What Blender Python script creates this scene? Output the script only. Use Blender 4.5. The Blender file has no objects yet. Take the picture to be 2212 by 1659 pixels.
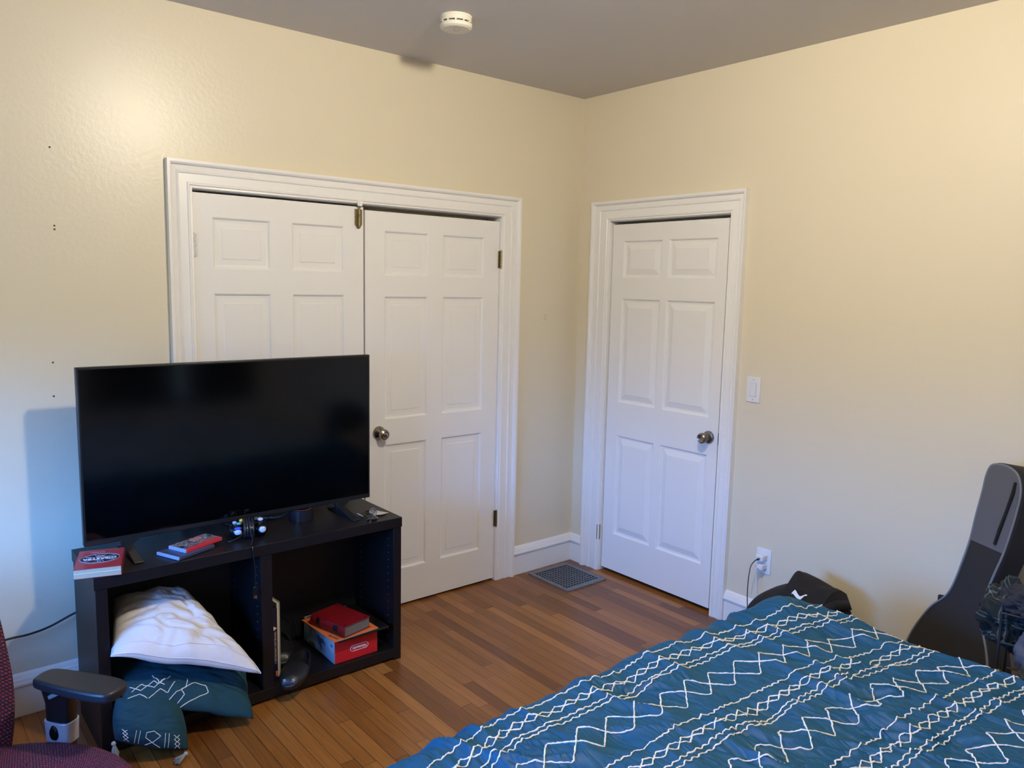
import bpy, bmesh, math, random
from mathutils import Vector as V, Matrix, noise
random.seed(7)
S = bpy.context.scene; COL = S.collection
PI = math.pi
# ------------------------------------------------------------------ camera
CAM = V((-3.2525, -3.3160, 1.6635)); YAW, PIT, ROL, FPX = 0.69349, -0.126338, 0.021455, 1678.9
fw = V((math.sin(YAW)*math.cos(PIT), math.cos(YAW)*math.cos(PIT), math.sin(PIT)))
rt = V((math.cos(YAW), -math.sin(YAW), 0)); up_ = rt.cross(fw)
r2 = rt*math.cos(ROL)+up_*math.sin(ROL); u2 = up_*math.cos(ROL)-rt*math.sin(ROL)
cd = bpy.data.cameras.new('camera'); cam = bpy.data.objects.new('camera', cd); COL.objects.link(cam)
cd.sensor_width = 36; cd.lens = FPX/2212*36; cd.clip_start = .02
M = Matrix((r2, u2, -fw)).transposed().to_4x4(); M.translation = CAM; cam.matrix_world = M
S.camera = cam
# ------------------------------------------------------------------ exposure, sky, lights
S.view_settings.view_transform = 'Standard'; S.view_settings.look = 'None'
S.view_settings.exposure = 0.0; S.view_settings.gamma = 1.0
SKY = 51; SKYC = (.09, .34, 1.0); LAMP = 755; LAMPC = (1.0, .90, .72)
H = 2.7305; XL = -4.15; YB = -4.70                      # ceiling height, window wall, back wall
w = bpy.data.worlds.new('world'); S.world = w; w.use_nodes = True
wn = w.node_tree.nodes; wlk = w.node_tree.links                # blue sky above the horizon, dim ground and trees below it
wtc = wn.new('ShaderNodeTexCoord'); wsp = wn.new('ShaderNodeSeparateXYZ'); wlk.new(wtc.outputs['Generated'], wsp.inputs[0])
wmr = wn.new('ShaderNodeMapRange'); wmr.inputs['From Min'].default_value = -.02; wmr.inputs['From Max'].default_value = .14; wlk.new(wsp.outputs['Z'], wmr.inputs['Value'])
wmx = wn.new('ShaderNodeMix'); wmx.data_type = 'RGBA'; wlk.new(wmr.outputs['Result'], wmx.inputs['Factor'])
wmx.inputs['A'].default_value = (.035, .05, .06, 1); wmx.inputs['B'].default_value = (*SKYC, 1)
wlk.new(wmx.outputs['Result'], wn['Background'].inputs[0]); wn['Background'].inputs[1].default_value = SKY
WIN = (-2.2, -.75, .62, 1.60)                            # window_1 in the wall x = XL: y0,y1,z0,z1
WIN2 = (-1.80, -.45, .55, 2.1)                           # window_2 in the back wall: x0,x1,z0,z1
pl = bpy.data.lights.new('daylight_portal', 'AREA'); pl.shape = 'RECTANGLE'; pl.size = WIN[1]-WIN[0]; pl.size_y = WIN[3]-WIN[2]
pl.cycles.is_portal = True
po = bpy.data.objects.new('daylight_portal', pl); COL.objects.link(po)
po.location = (XL-.06, (WIN[0]+WIN[1])/2, (WIN[2]+WIN[3])/2); po.rotation_euler = (PI/2, 0, -PI/2)
# ------------------------------------------------------------------ materials
def lin(c):
    return tuple(((x/255)/12.92 if x/255 <= .04045 else (((x/255)+.055)/1.055)**2.4) for x in c)
def mat(name, rgb, rough=.5, metal=0, bump=None, var=None, spec=.5, emit=None, coat=0, sheen=0, trans=0):
    m = bpy.data.materials.new(name); m.use_nodes = True; nt = m.node_tree; N = nt.nodes; L = nt.links
    b = N['Principled BSDF']; c = lin(rgb)
    b.inputs['Base Color'].default_value = (*c, 1); b.inputs['Roughness'].default_value = rough
    b.inputs['Metallic'].default_value = metal; b.inputs['Specular IOR Level'].default_value = spec
    b.inputs['Coat Weight'].default_value = coat; b.inputs['Sheen Weight'].default_value = sheen
    b.inputs['Transmission Weight'].default_value = trans
    if emit: b.inputs['Emission Color'].default_value = (*emit[0], 1); b.inputs['Emission Strength'].default_value = emit[1]
    if bump or var:
        tc = N.new('ShaderNodeTexCoord')
    if bump:
        n = N.new('ShaderNodeTexNoise'); n.inputs['Scale'].default_value = bump[0]; n.inputs['Detail'].default_value = 3
        L.new(tc.outputs['Object'], n.inputs['Vector'])
        bp = N.new('ShaderNodeBump'); bp.inputs['Strength'].default_value = bump[1]; bp.inputs['Distance'].default_value = bump[2] if len(bump) > 2 else .002
        L.new(n.outputs['Fac'], bp.inputs['Height']); L.new(bp.outputs['Normal'], b.inputs['Normal'])
    if var:
        n = N.new('ShaderNodeTexNoise'); n.inputs['Scale'].default_value = var[0]; n.inputs['Detail'].default_value = 4
        L.new(tc.outputs['Object'], n.inputs['Vector'])
        mx = N.new('ShaderNodeMix'); mx.data_type = 'RGBA'
        mx.inputs['A'].default_value = (*[x*(1-var[1]) for x in c], 1); mx.inputs['B'].default_value = (*[min(1, x*(1+var[1])) for x in c], 1)
        L.new(n.outputs['Fac'], mx.inputs['Factor']); L.new(mx.outputs['Result'], b.inputs['Base Color'])
    return m
WALL = mat('cream_wall_paint', (224, 214, 190), .34, bump=(55, .35, .002), spec=.5)
WALLR = mat('cream_wall_paint_right', (226, 215, 191), .42, bump=(40, .15, .001), spec=.4)
CEIL = mat('ceiling_paint', (208, 203, 200), .8)
WHITE = mat('white_gloss_paint', (238, 236, 234), .32, bump=(30, .12, .001))
BLACKM = mat('dark_void', (6, 6, 6), .9)
STEEL = mat('brushed_nickel', (150, 142, 130), .28, 1)
BRASS = mat('aged_brass', (142, 128, 98), .35, 1, var=(80, .35))
CAB = mat('black_brown_laminate', (21, 19, 22), .42, bump=(120, .1, .0005), spec=.32)
CABIN = mat('black_brown_inside', (20, 19, 24), .5)
TVB = mat('tv_black_plastic', (22, 22, 24), .4)
SCREEN = mat('tv_glass_screen', (2, 2, 3), .11, spec=.45)
PLASW = mat('white_plastic', (232, 232, 235), .3)
BLKP = mat('black_plastic', (18, 18, 20), .35)
RUB = mat('soft_black_rubber', (26, 28, 34), .45)
PAPER = mat('page_block_paper', (178, 164, 138), .8, bump=(300, .3, .0006))
WHITEF = mat('white_cotton', (232, 228, 230), .85, bump=(60, .35, .002), sheen=.2)
TEAL = mat('teal_cotton', (2, 74, 112), .6, bump=(220, .15, .0006), spec=.3)
def duvet_nodes(N, L, b):
    b.inputs['Base Color'].default_value = (*lin((2, 74, 112)), 1); b.inputs['Specular IOR Level'].default_value = .3
    tc = N.new('ShaderNodeTexCoord'); hs = []
    for rot, sc in ((-.35, (20, 5.5, 6)), (-.15, (46, 12, 10))):
        mp = N.new('ShaderNodeMapping'); mp.inputs['Rotation'].default_value = (0, 0, rot); mp.inputs['Scale'].default_value = sc
        L.new(tc.outputs['Object'], mp.inputs['Vector'])
        n = N.new('ShaderNodeTexNoise'); n.inputs['Scale'].default_value = 1; n.inputs['Detail'].default_value = 2; n.inputs['Distortion'].default_value = .8; L.new(mp.outputs['Vector'], n.inputs['Vector'])
        s1 = N.new('ShaderNodeMath'); s1.operation = 'SUBTRACT'; s1.inputs[1].default_value = .5; L.new(n.outputs['Fac'], s1.inputs[0])
        s2 = N.new('ShaderNodeMath'); s2.operation = 'ABSOLUTE'; L.new(s1.outputs[0], s2.inputs[0])
        s3 = N.new('ShaderNodeMath'); s3.operation = 'POWER'; s3.inputs[1].default_value = .6; L.new(s2.outputs[0], s3.inputs[0]); hs.append(s3)
    p = None
    for h, st, d in zip(hs, (.55, .08), (.018, .005)):
        bp = N.new('ShaderNodeBump'); bp.inputs['Strength'].default_value = st; bp.inputs['Distance'].default_value = d
        L.new(h.outputs[0], bp.inputs['Height'])
        if p: L.new(p.outputs['Normal'], bp.inputs['Normal'])
        p = bp
    L.new(p.outputs['Normal'], b.inputs['Normal'])
TEALD = mat('dark_teal_cotton', (14, 62, 78), .9, bump=(220, .15, .0006))
YARN = mat('white_chenille_yarn', (240, 232, 224), .9, bump=(900, .6, .001))
GREYY = mat('grey_yarn', (165, 168, 172), .9, bump=(700, .5, .001))
BAGB = mat('black_bag_nylon', (27, 27, 31), .75, bump=(500, .25, .0006))
BAGG = mat('grey_bag_nylon', (84, 84, 90), .75, bump=(500, .25, .0006))
BAGP = mat('grey_bag_piping', (112, 114, 120), .6)
BLKF = mat('black_fabric', (17, 15, 17), .9, bump=(250, .3, .001))
NAVYF = mat('navy_black_cotton', (28, 31, 42), .9, bump=(200, .3, .001))
GREYF = mat('charcoal_grey_cotton', (72, 76, 90), .9, bump=(200, .3, .001))
WIRE = mat('dark_wire', (44, 46, 50), .45, .3)
REDC = mat('red_book_cover', (158, 54, 62), .35, spec=.4, coat=.2)
NAVY = mat('navy_ink', (34, 38, 62), .4)
LETT = mat('white_ink', (232, 232, 236), .4)
LEATH = mat('red_leather', (122, 16, 22), .4, bump=(60, .3, .001), var=(25, .25))
LEATHD = mat('black_leather_label', (18, 12, 14), .45)
GREYPG = mat('grey_page_block', (110, 112, 116), .6, bump=(400, .3, .0005))
ORANGE = mat('orange_card', (222, 112, 52), .6, var=(40, .08))
REDBX = mat('red_carton', (206, 34, 42), .45, spec=.4)
def tex_mat(name, rough, build):
    m = bpy.data.materials.new(name); m.use_nodes = True; nt = m.node_tree
    b = nt.nodes['Principled BSDF']; b.inputs['Roughness'].default_value = rough
    build(nt.nodes, nt.links, b); return m
def ramp(N, stops):
    r = N.new('ShaderNodeValToRGB'); e = r.color_ramp.elements
    while len(e) < len(stops): e.new(.5)
    for i, (p, c) in enumerate(stops): e[i].position = p; e[i].color = (*lin(c), 1)
    return r
def floor_nodes(N, L, b):
    tc = N.new('ShaderNodeTexCoord')
    def mth(op, a, b_=None):
        n = N.new('ShaderNodeMath'); n.operation = op
        for k, q in ((0, a), (1, b_)):
            if q is None: continue
            if isinstance(q, (int, float)): n.inputs[k].default_value = q
            else: L.new(q, n.inputs[k])
        return n.outputs[0]
    W = .0545; sp = N.new('ShaderNodeSeparateXYZ'); L.new(tc.outputs['Object'], sp.inputs[0])
    gx = mth('DIVIDE', mth('ADD', sp.outputs['X'], .0135), W); row = mth('FLOOR', gx); fx = mth('FRACT', gx)
    wn1 = N.new('ShaderNodeTexWhiteNoise'); wn1.noise_dimensions = '1D'; L.new(row, wn1.inputs['W'])
    gy = mth('ADD', mth('DIVIDE', sp.outputs['Y'], mth('ADD', mth('MULTIPLY', wn1.outputs['Value'], .7), .55)), mth('MULTIPLY', wn1.outputs['Value'], 57.0))
    col_ = mth('FLOOR', gy); fy = mth('FRACT', gy)
    cb2 = N.new('ShaderNodeCombineXYZ'); L.new(row, cb2.inputs[0]); L.new(col_, cb2.inputs[1])
    wn2 = N.new('ShaderNodeTexWhiteNoise'); wn2.noise_dimensions = '2D'; L.new(cb2.outputs[0], wn2.inputs['Vector'])
    ex = mth('MULTIPLY', mth('MINIMUM', fx, mth('SUBTRACT', 1, fx)), W); ey = mth('MULTIPLY', mth('MINIMUM', fy, mth('SUBTRACT', 1, fy)), .9)
    seam = mth('LESS_THAN', mth('MINIMUM', ex, ey), .0009)
    r = ramp(N, [(0, (116, 71, 33)), (.3, (138, 88, 42)), (.65, (155, 102, 50)), (1, (172, 117, 61))])
    L.new(wn2.outputs['Value'], r.inputs['Fac'])
    # grain streaks along the boards, plus cathedral figure
    m2 = N.new('ShaderNodeMapping'); m2.inputs['Scale'].default_value = (120, 4, 1); L.new(tc.outputs['Object'], m2.inputs['Vector'])
    ad = N.new('ShaderNodeVectorMath'); ad.operation = 'ADD'; L.new(m2.outputs['Vector'], ad.inputs[0])
    sc = N.new('ShaderNodeVectorMath'); sc.operation = 'SCALE'; sc.inputs['Scale'].default_value = 37; L.new(wn2.outputs['Color'], sc.inputs[0]); L.new(sc.outputs['Vector'], ad.inputs[1])
    n1 = N.new('ShaderNodeTexNoise'); n1.inputs['Scale'].default_value = 1; n1.inputs['Detail'].default_value = 5; n1.inputs['Distortion'].default_value = 1.2
    L.new(ad.outputs['Vector'], n1.inputs['Vector'])
    r1 = ramp(N, [(.25, (150, 140, 132)), (.5, (228, 222, 215)), (.75, (255, 255, 255))]); L.new(n1.outputs['Fac'], r1.inputs['Fac'])
    mx = N.new('ShaderNodeMix'); mx.data_type = 'RGBA'; mx.blend_type = 'MULTIPLY'; mx.inputs['Factor'].default_value = .6
    L.new(r.outputs['Color'], mx.inputs['A']); L.new(r1.outputs['Color'], mx.inputs['B'])
    mm = N.new('ShaderNodeMix'); mm.data_type = 'RGBA'; L.new(seam, mm.inputs['Factor'])
    L.new(mx.outputs['Result'], mm.inputs['A']); mm.inputs['B'].default_value = (*lin((44, 26, 18)), 1)
    L.new(mm.outputs['Result'], b.inputs['Base Color'])
    inv = N.new('ShaderNodeMath'); inv.operation = 'SUBTRACT'; inv.inputs[0].default_value = 1; L.new(seam, inv.inputs[1])
    bp = N.new('ShaderNodeBump'); bp.inputs['Strength'].default_value = .5; bp.inputs['Distance'].default_value = .0015
    L.new(inv.outputs[0], bp.inputs['Height']); L.new(bp.outputs['Normal'], b.inputs['Normal'])
    b.inputs['Specular IOR Level'].default_value = .45
TEALDUV = tex_mat('creased_teal_satin', .55, duvet_nodes)
FLOOR = tex_mat('oak_strip_floor', .30, floor_nodes)
def weave_nodes(N, L, b):
    tc = N.new('ShaderNodeTexCoord')
    def wave(axis, scale, dist, ds):
        wv = N.new('ShaderNodeTexWave'); wv.bands_direction = axis; wv.inputs['Scale'].default_value = scale
        wv.inputs['Distortion'].default_value = dist; wv.inputs['Detail'].default_value = 1; wv.inputs['Detail Scale'].default_value = ds
        L.new(tc.outputs['UV'], wv.inputs['Vector']); return wv
    a = wave('Y', 22, 2.0, 3); c = wave('DIAGONAL', 40, 3.0, 2)
    mu = N.new('ShaderNodeMath'); mu.operation = 'MULTIPLY'; L.new(a.outputs['Fac'], mu.inputs[0]); L.new(c.outputs['Fac'], mu.inputs[1])
    r = ramp(N, [(.10, (24, 18, 40)), (.32, (92, 26, 58)), (.75, (140, 48, 86))]); L.new(mu.outputs[0], r.inputs['Fac'])
    L.new(r.outputs['Color'], b.inputs['Base Color'])
    bp = N.new('ShaderNodeBump'); bp.inputs['Strength'].default_value = .5; bp.inputs['Distance'].default_value = .002
    L.new(mu.outputs[0], bp.inputs['Height']); L.new(bp.outputs['Normal'], b.inputs['Normal'])
WEAVE = tex_mat('magenta_navy_woven_mesh', .8, weave_nodes)
def plaid_nodes(N, L, b):
    tc = N.new('ShaderNodeTexCoord'); fs = []
    for ax, off in (('X', 0), ('Y', .4)):
        wv = N.new('ShaderNodeTexWave'); wv.bands_direction = ax; wv.inputs['Scale'].default_value = 9; wv.inputs['Phase Offset'].default_value = off
        L.new(tc.outputs['UV'], wv.inputs['Vector'])
        w2 = N.new('ShaderNodeTexWave'); w2.bands_direction = ax; w2.inputs['Scale'].default_value = 1.6; L.new(tc.outputs['UV'], w2.inputs['Vector'])
        mu = N.new('ShaderNodeMath'); mu.operation = 'MULTIPLY'; L.new(wv.outputs['Fac'], mu.inputs[0]); L.new(w2.outputs['Fac'], mu.inputs[1])
        gt = N.new('ShaderNodeMath'); gt.operation = 'GREATER_THAN'; gt.inputs[1].default_value = .72; L.new(mu.outputs[0], gt.inputs[0]); fs.append(gt)
    ad = N.new('ShaderNodeMath'); ad.operation = 'ADD'; L.new(fs[0].outputs[0], ad.inputs[0]); L.new(fs[1].outputs[0], ad.inputs[1])
    hf = N.new('ShaderNodeMath'); hf.operation = 'MULTIPLY'; hf.inputs[1].default_value = .5; L.new(ad.outputs[0], hf.inputs[0])
    r = ramp(N, [(0, (12, 20, 23)), (.5, (64, 76, 78)), (1, (104, 112, 112))]); L.new(hf.outputs[0], r.inputs['Fac'])
    L.new(r.outputs['Color'], b.inputs['Base Color'])
PLAID = tex_mat('dark_green_plaid_flannel', .9, plaid_nodes)
def art_nodes(stops, scale):
    def f(N, L, b):
        tc = N.new('ShaderNodeTexCoord'); v = N.new('ShaderNodeTexNoise'); v.inputs['Scale'].default_value = scale; v.inputs['Detail'].default_value = 2
        L.new(tc.outputs['Object'], v.inputs['Vector']); r = ramp(N, stops); r.color_ramp.interpolation = 'CONSTANT'
        L.new(v.outputs['Fac'], r.inputs['Fac']); L.new(r.outputs['Color'], b.inputs['Base Color'])
    return f
ART1 = tex_mat('abstract_colour_print', .3, art_nodes([(0, (40, 60, 60)), (.38, (70, 80, 90)), (.45, (150, 170, 200)), (.5, (60, 70, 60)), (.56, (176, 128, 96)), (.62, (190, 70, 80))], 45))
ART2 = tex_mat('pale_blue_photo_print', .4, art_nodes([(0, (120, 150, 180)), (.4, (150, 178, 202)), (.5, (180, 202, 218)), (.62, (96, 128, 160))], 9))
PLAST = mat('clear_case_plastic', (150, 165, 200), .25, spec=.6)
FILM = mat('crumpled_clear_film', (190, 186, 180), .25, spec=.6)
GLOW = mat('glowing_glass_globe', (255, 240, 220), .3, emit=(LAMPC, LAMP))
LED = mat('red_led', (255, 60, 50), .3, emit=((1, .05, .05), 6))
CURT = mat('dark_curtain', (30, 26, 30), .95)
# ------------------------------------------------------------------ mesh builder
class MB:
    def __init__(s): s.v = []; s.f = []; s.uv = None
    def add(s, vs, fs):
        n = len(s.v); s.v += [V(p) for p in vs]; s.f += [tuple(i+n for i in f) for f in fs]; return s
    def box(s, a, b, m=None):
        x0, y0, z0 = a; x1, y1, z1 = b
        vs = [V(p) for p in ((x0,y0,z0),(x1,y0,z0),(x1,y1,z0),(x0,y1,z0),(x0,y0,z1),(x1,y0,z1),(x1,y1,z1),(x0,y1,z1))]
        if m: vs = [m @ p for p in vs]
        return s.add(vs, [(0,3,2,1),(4,5,6,7),(0,1,5,4),(1,2,6,5),(2,3,7,6),(3,0,4,7)])
    def tube(s, pts, r, n=8, cap=True, closed=False):
        pts = [V(p) for p in pts]; rs = r if isinstance(r, (list, tuple)) else [r]*len(pts)
        N = len(pts); ref = None; b0 = len(s.v); vs = []
        for i, p in enumerate(pts):
            if closed: t = pts[(i+1) % N]-pts[i-1]
            else: t = pts[min(i+1, N-1)]-pts[max(i-1, 0)]
            t.normalize() if t.length > 0 else None
            if ref is None: ref = V((0, 0, 1)) if abs(t.z) < .9 else V((1, 0, 0))
            u = (ref-t*ref.dot(t))
            if u.length < 1e-6: u = t.orthogonal()
            u.normalize(); ref = u; w_ = t.cross(u)
            for k in range(n):
                a = 2*PI*k/n; vs.append(p+(u*math.cos(a)+w_*math.sin(a))*rs[i])
        fs = []
        for i in range(N if closed else N-1):
            j = (i+1) % N
            for k in range(n):
                k2 = (k+1) % n; fs.append((i*n+k, i*n+k2, j*n+k2, j*n+k))
        if cap and not closed: fs.append(tuple(range(n-1, -1, -1))); fs.append(tuple((N-1)*n+k for k in range(n)))
        return s.add(vs, fs)
    def lathe(s, prof, m=Matrix(), n=32):            # prof: (r, z) around the z axis of m
        vs = []; fs = []
        for r, z in prof:
            for k in range(n): a = 2*PI*k/n; vs.append(m @ V((r*math.cos(a), r*math.sin(a), z)))
        for i in range(len(prof)-1):
            for k in range(n): k2 = (k+1) % n; fs.append((i*n+k, i*n+k2, (i+1)*n+k2, (i+1)*n+k))
        if prof[0][0] > 1e-5: fs.append(tuple(range(n-1, -1, -1)))
        if prof[-1][0] > 1e-5: fs.append(tuple((len(prof)-1)*n+k for k in range(n)))
        return s.add(vs, fs)
    def prism(s, poly, P0, h, u, nn, t0, t1):         # 2-D outline in the (h,u) plane, extruded along nn
        vs = [P0+h*a+u*b+nn*t0 for a, b in poly]+[P0+h*a+u*b+nn*t1 for a, b in poly]; n = len(poly)
        return s.add(vs, [tuple(range(n)), tuple(range(2*n-1, n-1, -1))]+[(i, i+n, (i+1) % n+n, (i+1) % n) for i in range(n)])
    def grid(s, fn, nu, nv, uv=True):
        b0 = len(s.v); vs = [fn(i/nu, j/nv) for j in range(nv+1) for i in range(nu+1)]
        s.add(vs, [(j*(nu+1)+i, j*(nu+1)+i+1, (j+1)*(nu+1)+i+1, (j+1)*(nu+1)+i) for j in range(nv) for i in range(nu)])
        if uv:
            if s.uv is None: s.uv = {}
            for j in range(nv+1):
                for i in range(nu+1): s.uv[b0+j*(nu+1)+i] = (i/nu, j/nv)
        return s
def T(loc, rz=0, rx=0, ry=0): return Matrix.Translation(loc) @ Matrix.Rotation(rz, 4, 'Z') @ Matrix.Rotation(ry, 4, 'Y') @ Matrix.Rotation(rx, 4, 'X')
def base(o):
    p = V((0, 0, 0))
    while o: p += o.location; o = o.parent
    return p
def obj(name, mb, m, parent=None, bev=0, smooth=True, ang=35, sub=0, origin=None, merge=False, seg=2, solid=0):
    me = bpy.data.meshes.new(name); o = bpy.data.objects.new(name, me)
    off = base(parent) if parent else (V(origin) if origin is not None else V((0, 0, 0)))
    me.from_pydata([p-off for p in mb.v], [], mb.f)
    if mb.uv:
        l = me.uv_layers.new(name='UVMap')
        for lp in me.loops: l.data[lp.index].uv = mb.uv.get(lp.vertex_index, (0, 0))
    if merge or True:
        bm = bmesh.new(); bm.from_mesh(me)
        if merge: bmesh.ops.remove_doubles(bm, verts=bm.verts, dist=1e-5)
        bmesh.ops.recalc_face_normals(bm, faces=bm.faces); bm.to_mesh(me); bm.free()
    if smooth:
        for p in me.polygons: p.use_smooth = True
        me.set_sharp_from_angle(angle=math.radians(ang))
    me.materials.append(m); COL.objects.link(o)
    if parent: o.parent = parent
    elif origin is not None: o.location = origin
    if bev: b = o.modifiers.new('bevel', 'BEVEL'); b.width = bev; b.segments = seg; b.limit_method = 'ANGLE'; b.angle_limit = .6
    if solid: b = o.modifiers.new('solid', 'SOLIDIFY'); b.thickness = solid
    if sub: b = o.modifiers.new('subd', 'SUBSURF'); b.levels = sub; b.render_levels = sub
    return o
def tag(o, label, cat, group=None, kind=None):
    o['label'] = label; o['category'] = cat
    if group: o['group'] = group
    if kind: o['kind'] = kind
    return o
def thing(name, label, cat, loc, group=None, kind=None):
    o = bpy.data.objects.new(name, None); COL.objects.link(o); o.location = loc; o.empty_display_size = .05
    return tag(o, label, cat, group, kind)
def struct(o, label, cat): return tag(o, label, cat, kind='structure')
def text(s, name, size, P, xd, yd, m, parent, align='CENTER', ext=.0003, sx=1, bold=0):
    cu = bpy.data.curves.new(name, 'FONT'); cu.body = s; cu.size = size; cu.align_x = align; cu.align_y = 'CENTER'; cu.extrude = ext; cu.offset = bold
    t = bpy.data.objects.new('tmp', cu); COL.objects.link(t); bpy.context.view_layer.update()
    me = bpy.data.meshes.new_from_object(t.evaluated_get(bpy.context.evaluated_depsgraph_get())); bpy.data.objects.remove(t)
    xd = V(xd).normalized(); yd = V(yd).normalized(); z = xd.cross(yd)
    A = Matrix((xd*sx, yd, z)).transposed().to_4x4(); A.translation = V(P)-base(parent)
    me.transform(A); me.materials.clear(); me.materials.append(m); me.name = name
    o = bpy.data.objects.new(name, me); COL.objects.link(o); o.parent = parent; return o
def spline(P, n=8, closed=False):
    P = [V(p) for p in P]; out = []; N = len(P)
    for i in range(N if closed else N-1):
        if closed: a, b, c, d = P[i-1], P[i], P[(i+1) % N], P[(i+2) % N]
        else: a, b, c, d = P[max(i-1, 0)], P[i], P[i+1], P[min(i+2, N-1)]
        for k in range(n):
            t = k/n; out.append(.5*((2*b)+(c-a)*t+(2*a-5*b+4*c-d)*t*t+(3*b-a-3*c+d)*t**3))
    if not closed: out.append(P[-1])
    return out
# ------------------------------------------------------------------ room shell
C1L, C1R, C1T = -2.2067, -.5995, 2.0246                 # closet opening x0,x1,top
D1, D2, DT = -.242, -1.0405, 2.03                        # room door y0,y1,top
def shell(name, mb, m, lab, cat, **k): return struct(obj(name, mb, m, smooth=False, **k), lab, cat)
shell('floor', MB().box((XL-.2, YB-.2, -.1), (.2, .2, 0)), FLOOR, 'golden brown oak strip floor with boards running towards the closet wall', 'floor')
shell('ceiling', MB().box((XL-.2, YB-.2, H), (.2, .2, H+.1)), CEIL, 'plain greyish white ceiling', 'ceiling')
mb = MB(); mb.box((XL-.2, 0, 0), (C1L, .12, H)); mb.box((C1R, 0, 0), (0, .12, H)); mb.box((C1L, 0, C1T), (C1R, .12, H)); mb.box((C1L-.1, .12, 0), (C1R+.1, .2, C1T+.1))
wl = shell('wall_left', mb, WALL, 'semi gloss cream wall around the closet doors with a lamp reflection', 'wall')
mb = MB(); mb.box((0, YB-.2, 0), (.12, D2, H)); mb.box((0, D1, 0), (.12, .12, H)); mb.box((0, D2, DT), (.12, D1, H)); mb.box((.12, D2-.1, 0), (.2, D1+.1, DT+.1))
wr = shell('wall_right', mb, WALLR, 'cream wall to the right, around the room door and behind the bed', 'wall')
y0, y1, z0, z1 = WIN; mb = MB()
mb.box((XL-.12, YB-.2, 0), (XL, y0, H)); mb.box((XL-.12, y1, 0), (XL, .12, H)); mb.box((XL-.12, y0, 0), (XL, y1, z0)); mb.box((XL-.12, y0, z1), (XL, y1, H))
shell('wall_window', mb, WALL, 'cream wall with the daylight window, behind the camera', 'wall')
x0, x1, z0, z1 = WIN2; mb = MB()
mb.box((XL-.2, YB-.12, 0), (x0, YB, H)); mb.box((x1, YB-.12, 0), (.12, YB, H)); mb.box((x0, YB-.12, 0), (x1, YB, z0)); mb.box((x0, YB-.12, z1), (x1, YB, H))
shell('wall_back', mb, WALL, 'cream wall behind the bed head with a curtained window', 'wall')
y0, y1, z0, z1 = WIN; mb = MB()
for a, b in (((y0, z0), (y0+.05, z1)), ((y1-.05, z0), (y1, z1)), ((y0, z0), (y1, z0+.05)), ((y0, z1-.05), (y1, z1)), ((y0, (z0+z1)/2-.02), (y1, (z0+z1)/2+.02))):
    mb.box((XL-.1, a[0], a[1]), (XL-.05, b[0], b[1]))
shell('window_1', mb, WHITE, 'white sash window that lets the blue daylight in, behind the camera', 'window')
x0, x1, z0, z1 = WIN2; mb = MB()
for a, b in (((x0, z0), (x0+.05, z1)), ((x1-.05, z0), (x1, z1)), ((x0, z0), (x1, z0+.05)), ((x0, z1-.05), (x1, z1))):
    mb.box((a[0], YB-.1, a[1]), (b[0], YB-.05, b[1]))
shell('window_2', mb, WHITE, 'white framed window behind the dark curtains', 'window')
for a, b, lb in ((x0-.08, -1.085, 'dark curtain panel left of the narrow gap, mirrored in the television'), (-1.05, x1+.08, 'dark curtain panel right of the narrow gap, mirrored in the television')):
    mb = MB().grid(lambda u, v: V((a+(b-a)*u, YB+.035+.018*math.sin(u*46), .5+1.68*v)), 90, 4)
    tag(obj('curtain', mb, CURT, solid=.004), lb, 'curtain', 'dark curtains over the back window')
# casings
PROF = [(0, 0), (0, .010), (.03, .015), (.09, .013), (.13, .018), (.19, .018), (.22, .0135), (.52, .0125), (.55, .017), (.60, .0185), (.64, .014), (.80, .016), (.84, .027), (.9, .031), (1, .031), (1, 0)]
def casing(name, fn, a0, a1, top, oa0, oa1, otop, lab):
    # fn(a, z, d): along-wall coordinate a, height z, distance d off the wall
    mb = MB(); vs = []
    for t, d in PROF:
        L_, R_, Tt = a0+(oa0-a0)*t, a1+(oa1-a1)*t, top+(otop-top)*t
        vs += [fn(L_, 0, d), fn(L_, Tt, d), fn(R_, Tt, d), fn(R_, 0, d)]
    n = len(PROF); mb.add(vs, [(i*4+k, i*4+k+1, (i+1)*4+k+1, (i+1)*4+k) for i in range(n-1) for k in range(3)]+[tuple(i*4 for i in range(n)), tuple(i*4+3 for i in range(n))])
    o = obj(name, mb, WHITE, smooth=True, ang=25); return struct(o, lab, 'door trim')
fL = lambda a, z, d: V((a, -d, z)); fR = lambda a, z, d: V((-d, a, z))
t1 = casing('trim_1', fL, C1L, C1R, C1T, -2.3065, -.4775, 2.133, 'white moulded casing around the double closet doors')
t2 = casing('trim_2', fR, D1, D2, DT, -.113, -1.131, 2.139, 'white moulded casing around the single room door')
def jamb(fn, a0, a1, top, parent, dep):
    mb = MB(); s = 1 if a1 > a0 else -1; e = .018
    for A, B in (((a0, 0), (a0+s*e, top)), ((a1-s*e, 0), (a1, top)), ((a0, top-.012), (a1, top))):
        P = [fn(A[0], A[1], -.001), fn(B[0], B[1], -dep)]
        mb.box([min(P[0][i], P[1][i]) for i in range(3)], [max(P[0][i], P[1][i]) for i in range(3)])
    obj('jamb', mb, WHITE, parent, smooth=False)
jamb(fL, C1L-.016, C1R+.016, C1T+.010, t1, .11); jamb(fR, D1+.016, D2-.016, DT+.010, t2, .11)
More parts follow.
